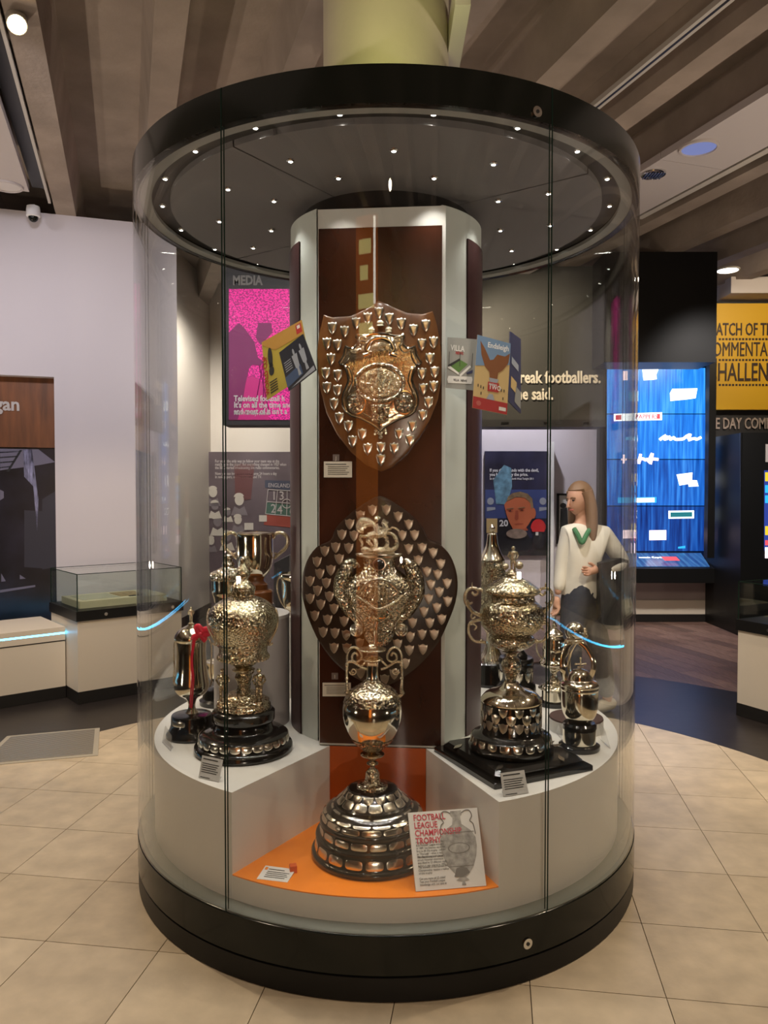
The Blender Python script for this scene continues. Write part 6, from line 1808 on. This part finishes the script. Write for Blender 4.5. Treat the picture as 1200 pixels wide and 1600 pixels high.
# lit orange banner standing behind the visitor's side, seen only as reflections
ob = thing('lit_banner', 'tall orange lit banner behind the visitor side, seen reflected in the glass', 'banner', (-.62, -5.2, 0))
MB().box(-1.0, -.28, -5.28, -5.2, .08, 3.9).build('banner_face', emit('banner_orange', (1.0, .25, .03), .85), ob, smooth=0)
MB().box(-1.06, -.22, -5.4, -5.19, 0, .08).build('banner_foot', M['black'], ob, smooth=0)
bars = [(-.9, -.5, 3.58, 3.7), (-.86, -.6, 3.36, 3.48), (-.92, -.4, 3.12, 3.24), (-.9, -.45, 2.9, 3.0)]
for q in bars:
    MB().box(q[0], q[1], -5.199, -5.19, q[2], q[3]).build('light_bar', emit('bar_yellow', (1, .85, .3), 3), ob, smooth=0)
MB().box(-.42, -.35, -5.199, -5.19, 3.15, 3.88).build('light_bar', emit('bar_white', (1, .9, .75), 7), ob, smooth=0)

# ================================================================ GIRL
def skin(name, pts, edges, radii, m, parent, levels=2, root=0, label=None):
    me = bpy.data.meshes.new(name)
    org = ORG[parent.name]
    me.from_pydata([tuple(Vector(p) - org) for p in pts], edges, [])
    o = bpy.data.objects.new(name, me)
    COL.objects.link(o)
    md = o.modifiers.new('skin', 'SKIN')
    sv = me.skin_vertices[0].data
    for i, r in enumerate(radii):
        sv[i].radius = (r, r) if not isinstance(r, tuple) else r
        sv[i].use_root = (i == root)
    md.use_smooth_shade = True
    s2 = o.modifiers.new('sub', 'SUBSURF')
    s2.levels = s2.render_levels = levels
    dg = bpy.context.evaluated_depsgraph_get()
    nm = bpy.data.meshes.new_from_object(o.evaluated_get(dg))
    o.modifiers.clear()
    o.data = nm
    bpy.data.meshes.remove(me)
    nm.materials.clear()
    nm.materials.append(m)
    nm.shade_smooth()
    o.parent = parent
    ORG[o.name] = Vector(org)
    if label:
        o['label'] = label
    return o
dg_ = 5.3
G0 = C((908 - 603) / F * dg_, dg_, 0)
gi = thing('person', 'girl with long light-brown hair, white top and dark trousers, carrying a dark coat', 'person', G0)
M['skin'] = mat('skin', (.58, .33, .24), .5)
M['hair'] = mat('light_brown_hair', (.25, .15, .09), .45, bump=.3, bscale=60, stretch=(6, 6, .4))
M['top'] = mat('white_jersey', (.80, .78, .73), .8, bump=.1, bscale=18)
M['vest'] = mat('green_trim', (.06, .22, .11), .7)
M['trous'] = mat('navy_trousers', (.025, .032, .055), .75, bump=.1, bscale=14)
M['coat'] = mat('black_coat', (.016, .017, .02), .7, bump=.2, bscale=12)
M['shoe'] = mat('white_trainer', (.62, .60, .56), .6)
def g(x, y, dd=0.0):
    return W(x, y, dg_ + dd)
# body: pelvis, spine, neck, head core, arms, legs in one skin (mid-stride to the left)
P = [g(908, 930), g(908, 880), g(908, 835), g(909, 818), g(908, 800), g(905, 783),
     g(887, 832, -.03), g(878, 885, -.02), g(871, 930, -.06),
     g(944, 834, .03), g(975, 882, .05), g(938, 892, -.14),
     g(898, 940, -.05), g(893, 1015, -.12), g(898, 1090, -.10), g(884, 1108, -.14),
     g(922, 940, .05), g(938, 1015, .06), g(950, 1095, .16), g(936, 1114, .12)]
Ed = [(0, 1), (1, 2), (2, 3), (3, 4), (4, 5), (2, 6), (6, 7), (7, 8), (2, 9), (9, 10), (10, 11), (0, 12), (12, 13), (13, 14), (14, 15), (0, 16), (16, 17), (17, 18), (18, 19)]
Rd = [.08, .085, .10, .045, .042, .06, .048, .036, .024, .048, .037, .025, .078, .052, .036, .03, .078, .052, .036, .03]
body = skin('body', P, Ed, Rd, M['skin'], gi)
# head, turned to the left and slightly down
hc_ = g(905, 781)
hd = MB()
hd.ball(Vector((0, 0, 0)), 1.0, 24, 18)
fw = Vector((-.86, -.48, -.16)).normalized()
sd_ = Vector((fw.y, -fw.x, 0)).normalized()
upv = sd_.cross(fw) * -1
if upv.z < 0:
    upv = -upv
vv_ = []
for p in hd.v:
    a_, b_, c_ = p.x, p.y, p.z          # forward, side, up
    wd = .072 * (1 - .22 * max(0, -c_)) 
    dp_ = .092 * (1 + (.06 if c_ < -.2 and a_ > 0 else 0))
    vv_.append(hc_ + fw * a_ * dp_ + sd_ * b_ * wd + upv * c_ * .112)
hd.v = vv_
hd.build('head', M['skin'], gi)
def hf(a_, b_, c_):
    return hc_ + fw * a_ + sd_ * b_ + upv * c_
nz = MB()
nz.tube([hf(.088, 0, .012), hf(.104, 0, -.014), hf(.108, 0, -.028), hf(.092, 0, -.034)], [.007, .010, .012, .008], 8)
nz.build('nose', M['skin'], gi)
for s in (-1, 1):
    MB().ball(hf(.080, s * .030, .010), .0095, 10, 8, (1, 1, .6)).build('eye', M['pblk'], gi)
    MB().tube([hf(.086, s * .012, .026), hf(.088, s * .030, .031), hf(.074, s * .048, .026)], .004, 6).build('eyebrow', M['hair'], gi)
    MB().ball(hf(-.005, s * .072, -.008), .026, 10, 8, (.7, .5, 1.1)).build('ear', M['skin'], gi)
MB().tube([hf(.082, -.024, -.056), hf(.094, 0, -.055), hf(.082, .024, -.056)], .0055, 7).build('mouth', mat('lips', (.42, .13, .11), .5), gi)
# hair: cap plus long fall
hr = MB()
hr.ball(Vector((0, 0, 0)), 1.0, 24, 16)
vv_ = []
for p in hr.v:
    a_, b_, c_ = p.x, p.y, p.z
    k_ = 1.0
    if a_ > .25 and c_ < .45:
        k_ = .72
    vv_.append(hc_ + fw * (a_ * .103 * k_ - .014) + sd_ * b_ * .086 * k_ + upv * (c_ * .120 * (k_ if c_ < 0 else 1) + .012))
hr.v = vv_
for s, l in ((-1, 1.0), (-.5, 1.05), (0, 1.08), (.5, 1.05), (1, 1.0)):
    hr.tube(spline([hf(-.03 + .02 * abs(s), s * .070, .06), hf(-.065 + .045 * abs(s), s * .086, -.05), hf(-.060 + .055 * abs(s), s * .088, -.18), hf(-.040 + .06 * abs(s), s * .085, -.30 * l), hf(-.02 + .05 * abs(s), s * .07, -.42 * l)], 4), [.040] * 9 + [.038, .036, .034, .031, .027, .022, .016, .008], 10)
hr.build('hair', M['hair'], gi)
# clothing
skin('white_top', [g(905, 953), g(906, 886), g(908, 838), g(909, 817), g(887, 832, -.03), g(878, 885, -.02), g(872, 926, -.055), g(944, 834, .03), g(975, 882, .05), g(944, 891, -.12)],
     [(0, 1), (1, 2), (2, 3), (2, 4), (4, 5), (5, 6), (2, 7), (7, 8), (8, 9)], [.14, .135, .125, .062, .066, .054, .040, .068, .060, .044], M['top'], gi)
skin('trousers', [g(907, 892), g(907, 934), g(896, 958, -.05), g(892, 1015, -.12), g(897, 1086, -.10), g(922, 958, .05), g(938, 1015, .06), g(949, 1090, .155)],
     [(0, 1), (1, 2), (2, 3), (3, 4), (1, 5), (5, 6), (6, 7)], [.115, .125, .100, .078, .062, .100, .078, .062], M['trous'], gi)
cl = MB()
cl.tube(spline([g(897, 826, -.10), g(903, 836, -.13), g(909, 848, -.14), g(916, 836, -.12), g(922, 826, -.07)], 4), .016, 8)
cl.build('collar_trim', M['vest'], gi)
for (x0, y0, d0, x1, y1, d1_) in ((884, 1111, -.14, 903, 1112, -.06), (935, 1117, .10, 955, 1110, .18)):
    h_ = MB()
    t_, e_ = PZ(x0 - 6, 1, 0) if False else g(x0 - 5, y0, d0), g(x1, y1, d1_)
    t_.z, e_.z = .045, .055
    h_.tube([t_, t_.lerp(e_, .3), t_.lerp(e_, .7), e_, e_ + (e_ - t_) * .15], [.030, .042, .046, .044, .03], 12)
    for i_, p_ in enumerate(h_.v):
        if p_.z < .012:
            h_.v[i_] = Vector((p_.x, p_.y, .002))
    h_.build('shoe', M['shoe'], gi)
# hands with five fingers
def hand(c, fwd, side, m=M['skin']):
    c, fwd, side = Vector(c), Vector(fwd).normalized(), Vector(side).normalized()
    nrm = fwd.cross(side)
    pts = [c, c + fwd * .045, c + fwd * .075]
    ed = [(0, 1), (1, 2)]
    rd = [.022, .028, .026]
    for i, (off, ln) in enumerate(((-.026, .055), (-.009, .068), (.009, .064), (.026, .050))):
        b0 = len(pts)
        pts += [c + fwd * .085 + side * off, c + fwd * (.085 + ln * .5) + side * off + nrm * .008, c + fwd * (.085 + ln * .85) + side * off * .9 + nrm * .026]
        ed += [(2, b0), (b0, b0 + 1), (b0 + 1, b0 + 2)]
        rd += [.0105, .009, .0075]
    b0 = len(pts)
    pts += [c + fwd * .03 - side * .034, c + fwd * .062 - side * .05 + nrm * .012, c + fwd * .085 - side * .05 + nrm * .022]
    ed += [(1, b0), (b0, b0 + 1), (b0 + 1, b0 + 2)]
    rd += [.013, .011, .009]
    return skin('hand', pts, ed, rd, m, gi, 1)
hand(g(871, 931, -.06), (-.1, -.1, -1), (.4, -.9, 0))
hand(g(936, 892, -.14), (-1, -.25, .0), (0, -.4, -1))
# coat over the left forearm
ct_ = MB()
top_ = [g(932, 886, -.12), g(942, 884, -.10), g(955, 881, -.04), g(968, 878, .03), g(978, 881, .06)]
bot_ = [g(934, 968, -.14), g(944, 980, -.16), g(958, 984, -.10), g(970, 978, .0), g(980, 962, .06)]
fr, bk2 = [], []
for r_ in range(7):
    f_ = r_ / 6
    for i_ in range(5):
        p_ = top_[i_].lerp(bot_[i_], f_)
        w_ = .035 * sin(i_ * 1.9 + f_ * 1.2) * f_
        fr.append(p_ + Vector((0, -.065 - w_, .03 * (1 - f_))))
        bk2.append(p_ + Vector((.01, .055 + w_ * .5, .03 * (1 - f_))))
n_ = len(fr)
fs__ = []
for r_ in range(6):
    for i_ in range(4):
        k0 = r_ * 5 + i_
        fs__ += [(k0, k0 + 1, k0 + 6, k0 + 5), (n_ + k0, n_ + k0 + 5, n_ + k0 + 6, n_ + k0 + 1)]
for r_ in range(6):
    fs__ += [(r_ * 5, (r_ + 1) * 5, n_ + (r_ + 1) * 5, n_ + r_ * 5), (r_ * 5 + 4, n_ + r_ * 5 + 4, n_ + (r_ + 1) * 5 + 4, (r_ + 1) * 5 + 4)]
for i_ in range(4):
    fs__ += [(i_, n_ + i_, n_ + i_ + 1, i_ + 1), (30 + i_, 31 + i_, n_ + 31 + i_, n_ + 30 + i_)]
ct_.add(fr + bk2, fs__)
co_ = ct_.build('draped_coat', M['coat'], gi, 'dark coat hanging over her forearm', 70)
